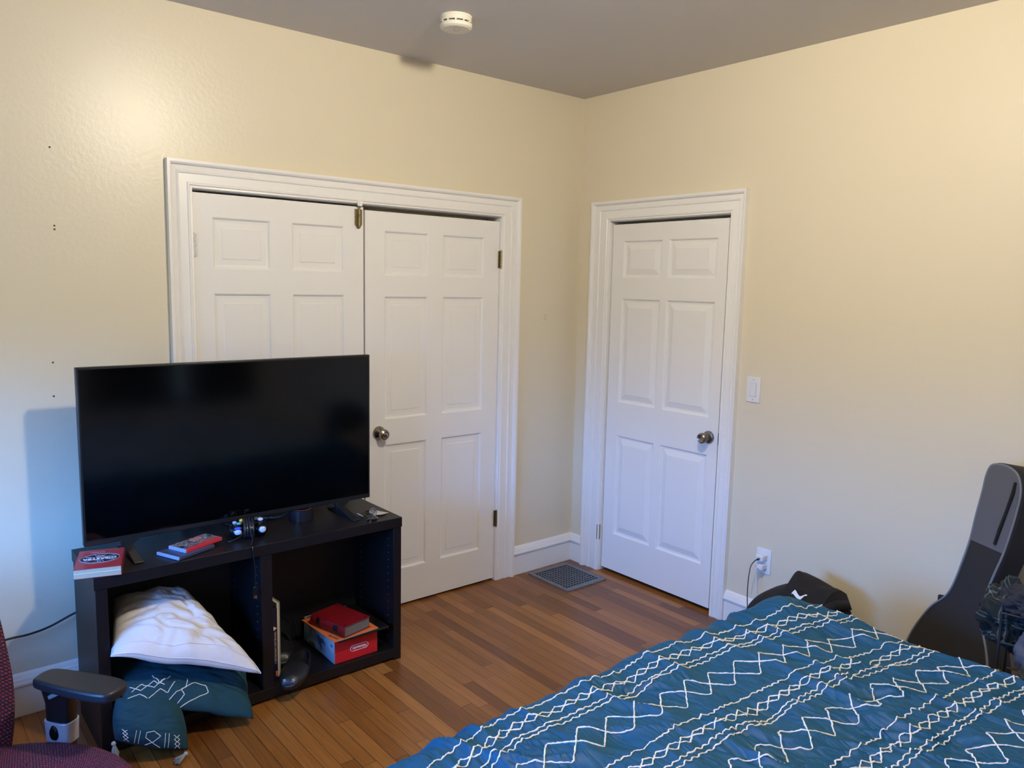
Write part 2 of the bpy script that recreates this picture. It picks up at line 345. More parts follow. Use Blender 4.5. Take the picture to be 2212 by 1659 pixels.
# baseboards: profile (depth, z)
BP = [(0, 0), (.017, 0), (.017, .117), (.020, .120), (.026, .122), (.027, .130), (.022, .138), (.020, .146), (.014, .150), (.012, .156), (.007, .162), (0, .166)]
def baseboard(name, fn, spans, lab):
    mb = MB(); n = len(BP)
    for a, b in spans: mb.add([fn(a, z, d) for d, z in BP]+[fn(b, z, d) for d, z in BP], [(i, i+1, n+i+1, n+i) for i in range(n-1)]+[tuple(range(n)), tuple(range(n, 2*n))])
    return struct(obj(name, mb, WHITE, ang=25), lab, 'baseboard')
baseboard('baseboard_left', fL, [(XL, -2.3065), (-.4775, 0)], 'white baseboard along the closet wall')
baseboard('baseboard_right', fR, [(0, -.113), (-1.131, YB)], 'white baseboard along the right wall beside the room door')
baseboard('baseboard_window', lambda a, z, d: V((XL+d, a, z)), [(YB, 0)], 'white baseboard below the daylight window')
baseboard('baseboard_back', lambda a, z, d: V((a, YB+d, z)), [(XL, 0)], 'white baseboard below the curtained window')
# doors with six raised panels
def door(name, fn, a0, a1, z0, z1, xs, zs, rec, field, lab, thin):
    """panels xs=[(a,b)..] zs=[(lo,hi)..]; fn(a,z,d); rec = face depth off the wall plane (negative = recessed)"""
    mb = MB(); A = sorted({a0, a1, *[q for p in xs for q in p]}); Z = sorted({z0, z1, *[q for p in zs for q in p]})
    if a1 < a0: pass
    xp = [tuple(sorted(p)) for p in xs]
    for i in range(len(A)-1):
        for j in range(len(Z)-1):
            a, b, c, d = A[i], A[i+1], Z[j], Z[j+1]
            if (a, b) in xp and (c, d) in zs:
                rings = [(0, 0), (.004, -.002), (.009, -.009), (.016, -.010), (.018, -.0105)]+field
                prev = None
                for ins, dp in rings:
                    q = [fn(a+ins, c+ins, rec+dp), fn(b-ins, c+ins, rec+dp), fn(b-ins, d-ins, rec+dp), fn(a+ins, d-ins, rec+dp)]
                    if prev: 
                        for k in range(4): mb.add([prev[k], prev[(k+1) % 4], q[(k+1) % 4], q[k]], [(0, 1, 2, 3)])
                    prev = q
                mb.add(prev, [(0, 1, 2, 3)])
            else: mb.add([fn(a, c, rec), fn(b, c, rec), fn(b, d, rec), fn(a, d, rec)], [(0, 1, 2, 3)])
    for (p, q) in (((A[0], z0), (A[-1], z0)), ((A[-1], z0), (A[-1], z1)), ((A[-1], z1), (A[0], z1)), ((A[0], z1), (A[0], z0))):
        mb.add([fn(p[0], p[1], rec), fn(q[0], q[1], rec), fn(q[0], q[1], rec-.034), fn(p[0], p[1], rec-.034)], [(0, 1, 2, 3)])
    mb.add([fn(A[0], z0, rec-.034), fn(A[-1], z0, rec-.034), fn(A[-1], z1, rec-.034), fn(A[0], z1, rec-.034)], [(0, 1, 2, 3)])
    return struct(obj(name, mb, WHITE, ang=12, merge=True), lab, 'door')
OLDF = [(.040, -.0095), (.043, -.0075)]; NEWF = [(.022, -.0095), (.05, -.001), (.053, -.001)]
d1 = door('door_1', fL, -2.2025, -1.424, .012, 2.012, [(-2.126, -1.877), (-1.779, -1.524)], [(.20, .861), (.990, 1.603), (1.706, 1.918)], -.004, OLDF, 'left leaf of the white double closet doors, mostly behind the television', 0)
d2 = door('door_2', fL, -1.415, -.6035, .012, 2.000, [(-1.309, -1.059), (-.968, -.704)], [(.20, .862), (.990, 1.597), (1.698, 1.911)], -.004, OLDF, 'right leaf of the white double closet doors with a keyed knob', 0)
d3 = door('door_3', fR, -.250, -1.016, .022, 2.012, [(-.605, -.331), (-.956, -.648)], [(.240, .824), (1.016, 1.603), (1.716, 1.921)], -.016, NEWF, 'white six panel room door between the corner and the light switch', 0)
obj('gap_shadow_board', MB().box((-1.427, .03, 0), (-1.412, .04, 2.02)), mat('gap_shadow_brown', (62, 36, 26), .7), d1)  # dark strip painted in as the shade of the gap between the leaves
def hinge(fn, a, z, m, parent, s=1):
    mb = MB(); c = fn(a, z, .009)
    for k in range(5): mb.tube([c+V((0, 0, -.045+.018*k+.0006)), c+V((0, 0, -.045+.018*(k+1)-.0006))], .0062, 10)
    mb.tube([c+V((0, 0, .045)), c+V((0, 0, .050))], .004, 8); mb.tube([c+V((0, 0, -.050)), c+V((0, 0, -.045))], .004, 8)
    p = fn(a-s*.014, z-.045, .0005); q = fn(a+s*.014, z+.045, .004)
    mb.box([min(p[i], q[i]) for i in range(3)], [max(p[i], q[i]) for i in range(3)])
    obj('hinge', mb, m, parent)
PHG = mat('painted_hinge', (205, 203, 206), .4, .3, var=(90, .3))
hinge(fL, C1L+.001, 1.80, PHG, d1); hinge(fL, C1R+.001, 1.80, BRASS, d2); hinge(fL, C1R+.002, .362, BRASS, d2)
hinge(fR, D1+.012, 1.80, WHITE, d3); hinge(fR, D1+.010, .232, BRASS, d3)
def knob(c, n, m, parent, keyed):
    q = n.to_track_quat('Z', 'Y').to_matrix().to_4x4(); q.translation = c
    k = obj('knob', MB().lathe([(0, 0), (.033, 0), (.033, .004), (.030, .010), (.016, .014), (.013, .020), (.013, .030), (.019, .036), (.0265, .046), (.0275, .056), (.025, .066), (.020, .070), (.016, .068), (0, .066)] if not keyed else
        [(0, 0), (.034, 0), (.034, .004), (.031, .012), (.020, .020), (.015, .026), (.016, .032), (.024, .042), (.0265, .052), (.024, .062), (.017, .067), (.013, .066), (0, .0655)], q, 40), m, parent)
    if keyed:
        obj('keyhole', MB().lathe([(.0115, .0655), (.0115, .070), (.009, .0705), (0, .070)], q, 24), mat('bright_key_cylinder', (190, 180, 160), .2, 1), k)
        obj('keyhole_slot', MB().box((-.005, -.001, .0705), (.005, .001, .0712), q), BLACKM, k)
knob(V((-1.341, .004, .926)), V((0, -1, 0)), STEEL, d2, True); knob(V((.016, -.962, .917)), V((-1, 0, 0)), STEEL, d3, False)
obj('latch_plate', MB().box((.018, -1.0245, .885), (.040, -1.0165, .945)), BLKP, d3)
lt = thing('slide_bolt', 'small aged brass slide bolt at the top where the two closet doors meet', 'bolt', (-1.452, -.0, 1.94))
mb = MB().prism([(-.018, .03), (-.018, .1), (.018, .1), (.018, .03), (.006, .012), (-.006, .012)], V((-1.452, 0, 1.90)), V((1, 0, 0)), V((0, 0, 1)), V((0, -1, 0)), -.004, .004)
obj('plate', mb, BRASS, lt, bev=.001)
obj('barrel', MB().tube([(-1.452, -.009, 1.925), (-1.452, -.009, 1.962)], .0075, 14).tube([(-1.452, -.009, 1.975), (-1.452, -.009, 1.998)], .0075, 14), BRASS, lt)
obj('rod', MB().tube([(-1.452, -.009, 1.915), (-1.452, -.009, 2.022)], .0045, 10).tube([(-1.452, -.012, 1.967), (-1.466, -.022, 1.967)], .003, 8), STEEL, lt)
obj('keeper', MB().box((-1.464, -.020, 2.014), (-1.440, -.012, 2.036)).tube([(-1.452, -.022, 2.012), (-1.452, -.022, 2.034)], .0075, 12), WHITE, lt, bev=.001)
# wall marks
for k, (x, z) in enumerate([(-2.702, 2.125), (-2.700, 1.845), (-2.700, 1.832), (-2.728, 1.341), (-2.731, 1.214)]):
    obj('nail_hole', MB().lathe([(0, 0), (.0035, 0), (.0035, .001), (0, .001)], T((x, -.0005, z), rx=PI/2), 10), mat('nail_hole_dark', (70, 66, 62), .9), wl)
obj('wall_scar', MB().tube([(-.259+.009*math.cos(a), -.0005, 1.487+.014*math.sin(a)) for a in [k*PI/8 for k in range(16)]], .0012, 5, closed=True), mat('plaster_scar', (200, 178, 120), .8), wl)
# floor vent
fv = thing('floor_register', 'worn grey metal floor vent grille set in the boards by the corner', 'vent', (-.235, -.215, 0))
vx0, vx1, vy0, vy1 = -.388, -.085, -.386, -.052
FVM = mat('worn_vent_metal', (128, 132, 138), .45, .6, var=(30, .35)); mb = MB()
obj('duct_shade_plate', MB().box((vx0+.02, vy0+.02, .0004), (vx1-.02, vy1-.02, .0012)), BLACKM, fv)  # black plate on the floor, standing in for the shade inside the duct
for a, b in (((vx0, vy0), (vx1, vy0+.036)), ((vx0, vy1-.03), (vx1, vy1)), ((vx0, vy0+.036), (vx0+.026, vy1-.03)), ((vx1-.026, vy0+.036), (vx1, vy1-.03))): mb.box((*a, 0), (*b, .007))
obj('frame', mb, FVM, fv); mb = MB()
for k in range(1, 12): x = vx0+.026+(vx1-vx0-.052)*k/12; mb.box((x-.0025, vy0+.036, .002), (x+.0025, vy1-.03, .0055))
for k in range(1, 12): y = vy0+.036+(vy1-vy0-.066)*k/12; mb.box((vx0+.026, y-.003, .002), (vx1-.026, y+.003, .006))
obj('grille', mb, FVM, fv)
# smoke detector
sd = thing('smoke_detector', 'round white smoke detector on the ceiling', 'smoke detector', (-1.347, -.622, H))
q = T((-1.347, -.622, H)) @ Matrix.Rotation(PI, 4, 'X')
DETW = mat('detector_white', (226, 220, 205), .4)
obj('housing', MB().lathe([(0, 0), (.064, 0), (.064, .006), (.062, .008), (.062, .016), (.064, .018), (.064, .024), (.0575, .024), (.0575, .030), (.064, .030), (.066, .034), (.063, .044), (.054, .050), (0, .052)], q, 64), DETW, sd, ang=30)
for k in range(12):
    a = 2*PI*k/12+.11; obj('slot_bridge', MB().box((.0565, -.0035, .0242), (.0645, .0035, .0298), q @ Matrix.Rotation(a, 4, 'Z')), DETW, sd)
obj('slot_gap', MB().lathe([(.058, .0245), (.0585, .0245), (.0585, .0296), (.058, .0296)], q, 48), NAVY, sd)
obj('test_button', MB().tube([q @ V((.012*math.cos(a)-.004, .016*math.sin(a)+.012, .0524)) for a in [k*PI/12 for k in range(24)]], .0006, 5, closed=True), mat('button_outline', (150, 145, 135), .6), sd)
text('SMOKE ALARM', 'print', .006, q @ V((-.028, -.0565, .021)) , (.9, .44, 0), (0, 0, 1), NAVY, sd)
# ceiling lamp (behind the view)
cl = thing('ceiling_lamp', 'ceiling lamp with a glowing glass globe over the bed', 'lamp', (-1.87, -2.16, H))
obj('canopy', MB().lathe([(0, 0), (.07, 0), (.065, .014), (.03, .02), (.03, .027), (0, .027)], T((-1.87, -2.16, H)) @ Matrix.Rotation(PI, 4, 'X'), 32), WHITE, cl)
obj('globe', MB().lathe([(max(.0001, .06*math.sin(t)), .086+.06*-math.cos(t)) for t in [PI*k/16 for k in range(17)]], T((-1.87, -2.16, H)) @ Matrix.Rotation(PI, 4, 'X'), 32), GLOW, cl)
# switch and outlet
def plate(name, yc, zc, wv, hv, lab, cat):
    t = thing(name, lab, cat, (0, yc, zc)); obj('cover_plate', MB().box((-.006, yc-wv/2, zc-hv/2), (0, yc+wv/2, zc+hv/2)), PLASW, t, bev=.003, seg=3); return t
sw = plate('light_switch', -1.216, 1.192, .074, .122, 'white rocker light switch on the wall right of the room door', 'switch')
obj('rocker_frame', MB().box((-.0075, -1.216-.0175, 1.192-.034), (-.004, -1.216+.0175, 1.192+.034)), mat('switch_frame', (205, 205, 208), .35), sw, bev=.001)
mb = MB().add([(-.0075, -1.216-.0145, 1.192-.031), (-.0075, -1.216+.0145, 1.192-.031), (-.0115, -1.216+.0145, 1.192+.031), (-.0115, -1.216-.0145, 1.192+.031), (-.005, -1.216-.0145, 1.192-.031), (-.005, -1.216+.0145, 1.192-.031), (-.005, -1.216+.0145, 1.192+.031), (-.005, -1.216-.0145, 1.192+.031)], [(0,1,2,3),(4,5,6,7),(0,1,5,4),(1,2,6,5),(2,3,7,6),(3,0,4,7)])
obj('rocker', mb, PLASW, sw, bev=.0008)
for dz in (-.048, .048): obj('screw', MB().lathe([(0, 0), (.0028, 0), (.0028, .001), (0, .001)], T((-.006, -1.216, 1.192+dz), ry=-PI/2), 10), mat('screw_head', (170, 168, 165), .4), sw)
ot = plate('wall_outlet', -1.329, .374, .078, .122, 'white wall outlet with two chargers plugged in, left of the black bag', 'outlet')
def charger(zc, lab):
    t = thing('phone_charger', lab, 'charger', (-.006, -1.329, zc), 'phone chargers in the wall outlet')
    obj('body', MB().box((-.046, -1.349, zc-.014), (-.0062, -1.309, zc+.014)), PLASW, t, bev=.005, seg=4)
    return t
c1 = charger(.396, 'upper white phone charger in the outlet, with a black cable'); c2 = charger(.352, 'lower white phone charger in the outlet, with a white cable')
def cable(name, pts, r, m, lab, plug=None, grp=None):
    t = thing(name, lab, 'cable', pts[0], grp); obj('cord', MB().tube(spline(pts, 10), r, 8), m, t); return t
k1 = cable('charging_cable', [(-.056, -1.330, .394), (-.085, -1.330, .390), (-.11, -1.326, .36), (-.115, -1.322, .26), (-.105, -1.322, .15), (-.10, -1.33, .06), (-.12, -1.38, .006), (-.2, -1.5, .005)], .0022, BLKP, 'thin black charging cable hanging from the upper charger', grp='charging cables at the outlet')
obj('connector', MB().tube([(-.046, -1.330, .394), (-.062, -1.330, .394)], .0045, 10), BLKP, k1)
k2 = cable('charging_cable', [(-.056, -1.329, .350), (-.062, -1.329, .345), (-.060, -1.331, .30), (-.055, -1.333, .2), (-.055, -1.335, .08), (-.07, -1.38, .006), (-.1, -1.5, .005)], .0016, PLASW, 'thin white charging cable hanging from the lower charger', grp='charging cables at the outlet')
obj('connector', MB().tube([(-.046, -1.329, .350), (-.060, -1.329, .350)], .004, 10), PLASW, k2)
# ------------------------------------------------------------------ cabinet
CX0, CX1, CY0, CY1, CH = -2.728, -1.506, -.483, -.123, .65
cb = thing('low_cabinet', 'black open fronted low cabinet with two compartments under the television', 'cabinet', ((CX0+CX1)/2, -.3, 0))
obj('top_panel', MB().box((CX0+.008, CY0-.004, CH-.043), (CX1-.002, CY1, CH)), CAB, cb, bev=.0012)
obj('side_panel', MB().box((CX0+.012, CY0, 0), (CX0+.050, CY1, CH-.043)), CAB, cb, bev=.001)
obj('side_panel', MB().box((CX1-.042, CY0, 0), (CX1-.004, CY1, CH-.043)), CAB, cb, bev=.001)
obj('bottom_panel', MB().box((CX0+.050, CY0, .012), (CX1-.042, CY1, .055)), CAB, cb, bev=.001)
obj('divider', MB().box((-2.140, CY0, .055), (-2.096, CY1-.01, CH-.043)), CAB, cb, bev=.001)
obj('back_panel', MB().box((CX0+.05, CY1-.012, .055), (CX1-.042, CY1-.004, CH-.043)), CABIN, cb)
PEG = mat('peg_hole_specks', (120, 124, 140), .5); peg0 = None
for x in (CX1-.042, -2.140):
    for y in (CY0+.045, CY1-.07):
        for k in range(15):
            if peg0 is None: peg0 = obj('peg_hole', MB().lathe([(0, 0), (.0018, 0), (.0018, .0006), (0, .0006)], Matrix.Rotation(-PI/2, 4, 'Y'), 8), PEG); peg = peg0
            else: peg = peg0.copy(); COL.objects.link(peg)
            peg.parent = cb; peg.location = V((x-.0002, y, .10+.032*k))-base(cb)
# ------------------------------------------------------------------ television
tx0, tx1, ty, tz0, tz1 = -2.706, -1.553, -.285, .700, 1.3465
tv = thing('television', 'large flat black television standing on the low cabinet', 'television', ((tx0+tx1)/2, ty, CH))
obj('bezel', MB().box((tx0, ty, tz0), (tx1, ty+.028, tz1)), TVB, tv, bev=.003)
obj('rear_housing', MB().box((tx0+.15, ty+.028, tz0+.03), (tx1-.15, ty+.07, tz0+.42)), TVB, tv, bev=.015)
obj('screen', MB().box((tx0+.008, ty-.0012, tz0+.020), (tx1-.008, ty+.002, tz1-.008)), SCREEN, tv)
for sx, x in ((-1, -2.565), (1, -1.70)):
    mb = MB()
    mb.prism([(-.024, tz0+.004), (.05, tz0+.004), (.022, tz0-.02), (.022, CH+.012), (-.012, CH+.012), (-.018, tz0-.02)], V((x, ty-.0, 0)), V((1, 0, 0)), V((0, 0, 1)), V((0, 1, 0)), -.0, .02)
    mb.prism([(-.145, CH+.0005), (.10, CH+.0005), (.10, CH+.004), (.01, tz0-.02), (-.01, tz0-.02), (-.145, CH+.006)], V((x+.005, ty+.005, 0)), V((0, 1, 0)), V((0, 0, 1)), V((1, 0, 0)), -.016, .016)
    obj('foot', mb, TVB, tv, bev=.002)
obj('logo_block', MB().box((-2.087, ty-.001, tz0-.013), (-2.052, ty+.014, tz0+.001)), BLKP, tv, bev=.001)
text('LG', 'logo', .013, (-2.068, ty-.0022, tz0-.004), (1, 0, 0), (0, 0, 1), mat('logo_grey', (170, 176, 190), .4), tv)
obj('logo_ring', MB().tube([(-2.081+.0042*math.cos(a), ty-.002, tz0-.004+.0042*math.sin(a)) for a in [k*PI/8 for k in range(16)]], .0007, 5, closed=True), mat('logo_grey2', (150, 150, 170), .4), tv)
obj('standby_light', MB().lathe([(0, 0), (.0016, 0), (.0016, .001), (0, .001)], T((-2.070, ty-.0015, tz0-.0105), rx=PI/2), 10), LED, tv)
# cables behind the television
tag(obj('power_cord', MB().tube(spline([(-2.60, -.06, .40), (-2.70, -.05, .375), (-2.79, -.045, .340), (-2.86, -.05, .33), (-2.95, -.05, .327), (-3.1, -.06, .30), (-3.3, -.05, .2)], 12), .0042, 8), BLKP), 'black power cord running along the wall left of the cabinet', 'cord')
tag(obj('video_cable', MB().tube(spline([(-2.03, -.15, .655), (-1.97, -.2, .658), (-1.95, -.24, .672), (-1.90, -.22, .680), (-1.87, -.18, .662), (-1.84, -.16, .656)], 10), .003, 8), mat('blue_grey_cable', (70, 92, 120), .4)), 'blue grey video cable looped behind the bottom edge of the television', 'cable')
tag(obj('black_cable', MB().tube(spline([(-2.16, -.15, .654), (-2.13, -.22, .655), (-2.06, -.24, .655), (-2.0, -.2, .655), (-1.96, -.16, .655)], 10), .003, 8), BLKP), 'black cable lying under the television behind the game controller', 'cable')
# ------------------------------------------------------------------ things on the cabinet
def frame2(P0, P1, P2):
    """orthonormal frame: origin P0, x to P1, y toward P2"""
    a = (V(P1)-V(P0)); b = V(P2)-V(P0); x = a.normalized(); y = (b-x*b.dot(x)); ly = y.length; y.normalize(); z = x.cross(y)
    m = Matrix((x, y, z)).transposed().to_4x4(); m.translation = V(P0); return m, a.length, ly
# red paperback: front-left, front-right, back-left
zt = CH+.0012
m, wx, wy = frame2((-2.775, -.462, zt), (-2.636, -.503, zt), (-2.733, -.268, zt)); hb = .033
bk = thing('paperback_book', 'red paperback titled DISASTER at the left end of the cabinet top', 'book', m @ V((wx/2, wy/2, 0)))
obj('pages', MB().box((.001, .001, .0012), (wx-.001, wy-.001, hb-.0012), m), PAPER, bk)
obj('pages_sheet_line', MB().box((.0, -.0004, hb*.52), (wx-.001, .001, hb*.56), m), mat('pale_sheet', (225, 216, 196), .8), bk)
obj('cover', MB().box((0, 0, hb-.0012), (wx, wy, hb), m).box((0, 0, 0), (wx, wy, .0012), m).box((wx-.001, 0, 0), (wx+.0004, wy, hb), m), REDC, bk)
X3 = m.to_3x3() @ V((1, 0, 0)); Y3 = m.to_3x3() @ V((0, 1, 0))
em = MB(); cen = m @ V((wx*.5, wy*.50, hb+.0002)); n = 48
em.add([cen+X3*(.062*math.cos(2*PI*k/n))+Y3*(.047*math.sin(2*PI*k/n)) for k in range(n)], [tuple(range(n))])
obj('emblem', em, NAVY, bk)
mb = MB(); zz = V((0, 0, .0005))
mb.tube([cen+zz+X3*(.062*math.cos(2*PI*k/n))+Y3*(.047*math.sin(2*PI*k/n)) for k in range(n)], .0012, 5, closed=True)
mb.tube([cen+zz+X3*(.022*math.cos(2*PI*k/n))+Y3*(.015*math.sin(2*PI*k/n)) for k in range(n)], .0010, 5, closed=True)
for a in (.65, 1.25, 1.9, 2.5, 3.8, 4.4, 5.0, 5.65): mb.tube([cen+zz+X3*(.022*math.cos(a))+Y3*(.015*math.sin(a)), cen+zz+X3*(.062*math.cos(a))+Y3*(.047*math.sin(a))], .0010, 5)
obj('emblem_lines', mb, mat('grey_ink', (150, 146, 158), .5), bk)
text('DISASTER', 'title', .0245, m @ V((wx*.5, wy*.49, hb+.0012)), -X3, -Y3, LETT, bk, sx=1.0, bold=.0005)
text('ARTIST', 'subtitle', .008, m @ V((wx*.5, wy*.64, hb+.0008)), -X3, -Y3, LETT, bk)
text('THE', 'subtitle', .008, m @ V((wx*.5, wy*.35, hb+.0008)), -X3, -Y3, LETT, bk)
text('THE ROOM', 'subtitle', .009, m @ V((wx*.42, wy*.84, hb+.0008)), -X3, -Y3, mat('pale_pink_ink', (214, 150, 152), .5), bk)
# game cases
def game_case(P0, P1, P2, h, lab, spine, art):
    m, wx, wy = frame2(P0, P1, P2); t = thing('game_case', lab, 'game case', m @ V((wx/2, wy/2, 0)), 'stacked game cases on the cabinet')
    obj('case', MB().box((0, 0, 0), (wx, wy, h), m), PLAST, t, bev=.0012)
    obj('cover_art', MB().box((.006, .004, h-.0004), (wx-.004, wy-.002, h+.0006), m), art, t)
    obj('spine', MB().box((.004, -.0005, .0008), (wx-.002, .0016, h-.0008), m).box((.005, .0, h-.0002), (wx-.004, .012, h+.0008), m), spine, t)
    return t, m, wx, wy
REDSP = mat('red_case_spine', (206, 48, 62), .35)
game_case((-2.441, -.478, zt), (-2.291, -.413, zt), (-2.482, -.369, zt), .0115, 'lower game case, sticking out to the left under the red spined one', mat('dark_spine', (60, 66, 96), .4), mat('dark_blue_print', (52, 58, 84), .35, var=(60, .6)))
g, m, wx, wy = game_case((-2.407, -.448, zt+.012), (-2.250, -.380, zt+.012), (-2.448, -.367, zt+.012), .0125, 'upper game case with red spine and mixed colour cover', REDSP, ART1)
X3 = m.to_3x3() @ V((1, 0, 0)); Y3 = m.to_3x3() @ V((0, 1, 0))
obj('cover_patch', MB().lathe([(0, 0), (.022, 0), (.022, .0006), (0, .0006)], m @ T((wx*.62, wy*.72, .0132)) @ Matrix.Diagonal((1.3, .55, 1, 1)), 24), mat('salmon_print', (200, 120, 120), .4), g)
# controller with wound cable
gc = thing('game_controller', 'black game controller with its cable wound round it, front of the television', 'controller', (-2.118, -.33, CH))
cx, cy = -2.136, -.352
def blob(c, r, n=20, pw=1.0):
    mb = MB(); vs = []
    return mb.lathe([(max(1e-4, math.sin(t)**pw), -math.cos(t)) for t in [PI*k/12 for k in range(13)]], T(c) @ Matrix.Diagonal((*r, 1)), n)
cd_ = V((.94, -.33, 0)); cn = V((.33, .94, 0))
def cp(a, b, z): return V((cx, cy, CH+z))+cd_*a+cn*b
RZ = math.atan2(cd_.y, cd_.x)
mb = MB()
for c, r in ((cp(-.046, -.0, .028), (.028, .040, .026)), (cp(.046, 0, .028), (.028, .040, .026)), (cp(0, .01, .028), (.05, .028, .020))):
    b = MB().lathe([(max(1e-4, math.sin(t)**.8), -math.cos(t)) for t in [PI*k/12 for k in range(13)]], T(c, RZ) @ Matrix.Diagonal((*r, 1)), 20); mb.add(b.v, b.f)
obj('shell', mb, mat('glossy_black', (14, 15, 20), .18), gc)
for a, b, z, r, cl_, nm in ((-.052, .005, .058, (.008, .008, .006), (170, 180, 220), 'stick_cap'), (-.036, -.012, .058, (.010, .007, .005), (70, 170, 170), 'face_button'), (-.026, .012, .062, (.009, .009, .007), (240, 180, 60), 'c_stick'), (-.026, .012, .056, (.007, .007, .005), (200, 60, 50), 'c_stick_base'), (.046, .012, .062, (.011, .011, .006), (200, 205, 235), 'stick_cap'), (.046, .012, .056, (.007, .007, .005), (90, 100, 140), 'stick_stem'), (-.040, -.032, .044, (.014, .006, .006), (50, 70, 210), 'shoulder_button'), (-.040, -.037, .030, (.014, .007, .010), (190, 198, 228), 'trigger'), (.052, -.036, .034, (.013, .007, .012), (196, 202, 222), 'trigger')):
    mb = MB().lathe([(max(1e-4, math.sin(t)**.6), -math.cos(t)) for t in [PI*k/10 for k in range(11)]], T(cp(a, b, z), RZ) @ Matrix.Diagonal((*r, 1)), 16)
    obj(nm, mb, mat(nm+'_plastic', cl_, .35), gc)
pts = []
for k in range(9*18+1):
    a = 2*PI*k/18; tt = k/(9*18); rr = 1+.06*math.sin(k*.7)
    pts.append(cp(-.021+.042*((tt*2.3) % 1)+.002*math.sin(k), -.004+  .046*rr*math.cos(a), .036+.034*rr*math.sin(a)))
obj('wound_cable', MB().tube(pts, .0026, 6), mat('dark_grey_cable', (34, 38, 44), .4), gc)
obj('cable_loop', MB().tube(spline([cp(-.010, -.04, .040), cp(-.035, -.050, .016), cp(-.070, -.066, .006), cp(-.087, -.042, .004), cp(-.075, -.014, .006), cp(-.045, -.006, .010)], 10), .0022, 8), BLKP, gc)
tip = V((-2.168, -.492, .470))
obj('hanging_cable', MB().tube(spline([cp(.004, -.045, .045), cp(.012, -.075, .012), (-2.172, -.470, CH+.004), (-2.174, -.492, CH-.003), (-2.171, -.495, .60), (-2.167, -.495, .55), tip+V((0, 0, .018))], 10), .0023, 8), BLKP, gc)
obj('usb_plug', MB().box((-.0075, -.004, -.012), (.0075, .004, .022), T(tip)), BLKP, gc, bev=.001)
obj('usb_tip', MB().box((-.006, -.0023, -.024), (.006, .0023, -.012), T(tip)), mat('usb_metal', (190, 180, 160), .3, 1), gc)
# tape roll
tr = thing('tape_roll', 'roll of black tape lying flat under the right of the television', 'tape', (-1.872, -.262, CH))
q = T((-1.872, -.262, zt))
obj('tape', MB().lathe([(.040, .001), (.052, 0), (.052, .048), (.040, .048), (.040, .001)], q, 48), mat('black_tape', (24, 26, 34), .3), tr)
obj('core', MB().lathe([(.037, .001), (.0398, .001), (.0398, .0485), (.037, .0485), (.037, .001)], q, 48), mat('reddish_tape_core', (150, 62, 52), .6), tr)
# keys
kb = thing('key_bunch', 'bunch of house keys with a black car key near the right end of the cabinet', 'keys', (-1.62, -.42, CH))
kc = V((-1.606, -.405, zt)); KM = mat('key_steel', (175, 175, 180), .25, 1)
obj('split_ring', MB().tube([kc+V((.018*math.cos(a), .006*math.sin(a), .018+.016*math.sin(a))) for a in [k*PI/16 for k in range(32)]], .0014, 6, closed=True), KM, kb)
def key(P, ang, tilt, m, nm='key'):
    mt = T(P, ang, ry=tilt); mb = MB().lathe([(0, 0), (.010, 0), (.010, .002), (0, .002)], mt, 20).box((.006, -.0032, 0), (.042, .0032, .002), mt)
    for k in range(5): mb.box((.016+.005*k, .0032, 0), (.018+.005*k, .0052-.001*(k % 2), .002), mt)
    obj(nm, mb, m, kb)
key(kc+V((-.012, -.006, .020)), -1.2, .55, KM); key(kc+V((-.022, .0, .014)), -2.6, .2, KM); key(kc+V((-.004, -.005, .022)), -1.9, .8, mat('bluish_key', (110, 125, 160), .25, 1))
key(kc+V((-.024, .004, .022)), 2.9, .3, mat('gold_key', (180, 140, 70), .3, 1))
mt = T(V((-1.640, -.452, zt)), -.4)
obj('car_key_fob', MB().box((-.02, -.012, .0), (.024, .014, .013), mt), BLKP, kb, bev=.005, seg=3)
obj('car_key_blade', MB().box((-.0035, -.052, .002), (.0035, -.010, .0045), mt @ Matrix.Rotation(-.25, 4, 'Z')), mat('key_gold_steel', (150, 140, 110), .3, 1), kb)
obj('key_tag', MB().lathe([(0, 0), (.016, 0), (.016, .003), (0, .003)], T(kc+V((-.052, .02, .008)), ry=.6), 24), mat('grey_tag', (150, 158, 160), .4), kb)
ff = V((-1.552, -.400, zt)); mb = MB()
mb.add([ff+V(p) for p in ((-.045, .03, .001), (-.01, .035, .008), (.028, -.004, .001), (-.018, -.022, .006), (-.05, .0, .002), (-.022, .006, .012))], [(0, 1, 5), (1, 2, 5), (2, 3, 5), (3, 4, 5), (4, 0, 5)])
tag(obj('plastic_film', mb, FILM, smooth=False, solid=.0006), 'crumpled scrap of clear plastic beside the keys', 'plastic scrap')
# ------------------------------------------------------------------ things in the right compartment
zs = .0562
bx = thing('cardboard_carton', 'red and pale blue cardboard box in the right compartment', 'box', (-1.72, -.31, .055))
bx0, bx1, by0, by1, bz1 = -1.822, -1.618, -.462, -.165, .163
mb = MB(); tt = .003
for a, b in (((bx0, by0, zs), (bx1, by1, zs+tt)), ((bx0, by0, zs), (bx1, by0+tt, bz1)), ((bx0, by1-tt, zs), (bx1, by1, bz1)), ((bx0, by0+tt, zs), (bx0+tt, by1-tt, bz1)), ((bx1-tt, by0+tt, zs), (bx1, by1-tt, bz1))): mb.box(a, b)
obj('carton', mb, mat('grey_cardboard', (150, 150, 158), .8), bx)
obj('front_print', MB().box((bx0+.001, by0-.0008, zs+.001), (bx1-.001, by0+.0005, bz1-.001)), REDBX, bx)
obj('side_print', MB().box((bx0-.0008, by0+.001, zs+.001), (bx0+.0005, by1-.001, bz1-.001)), ART2, bx)
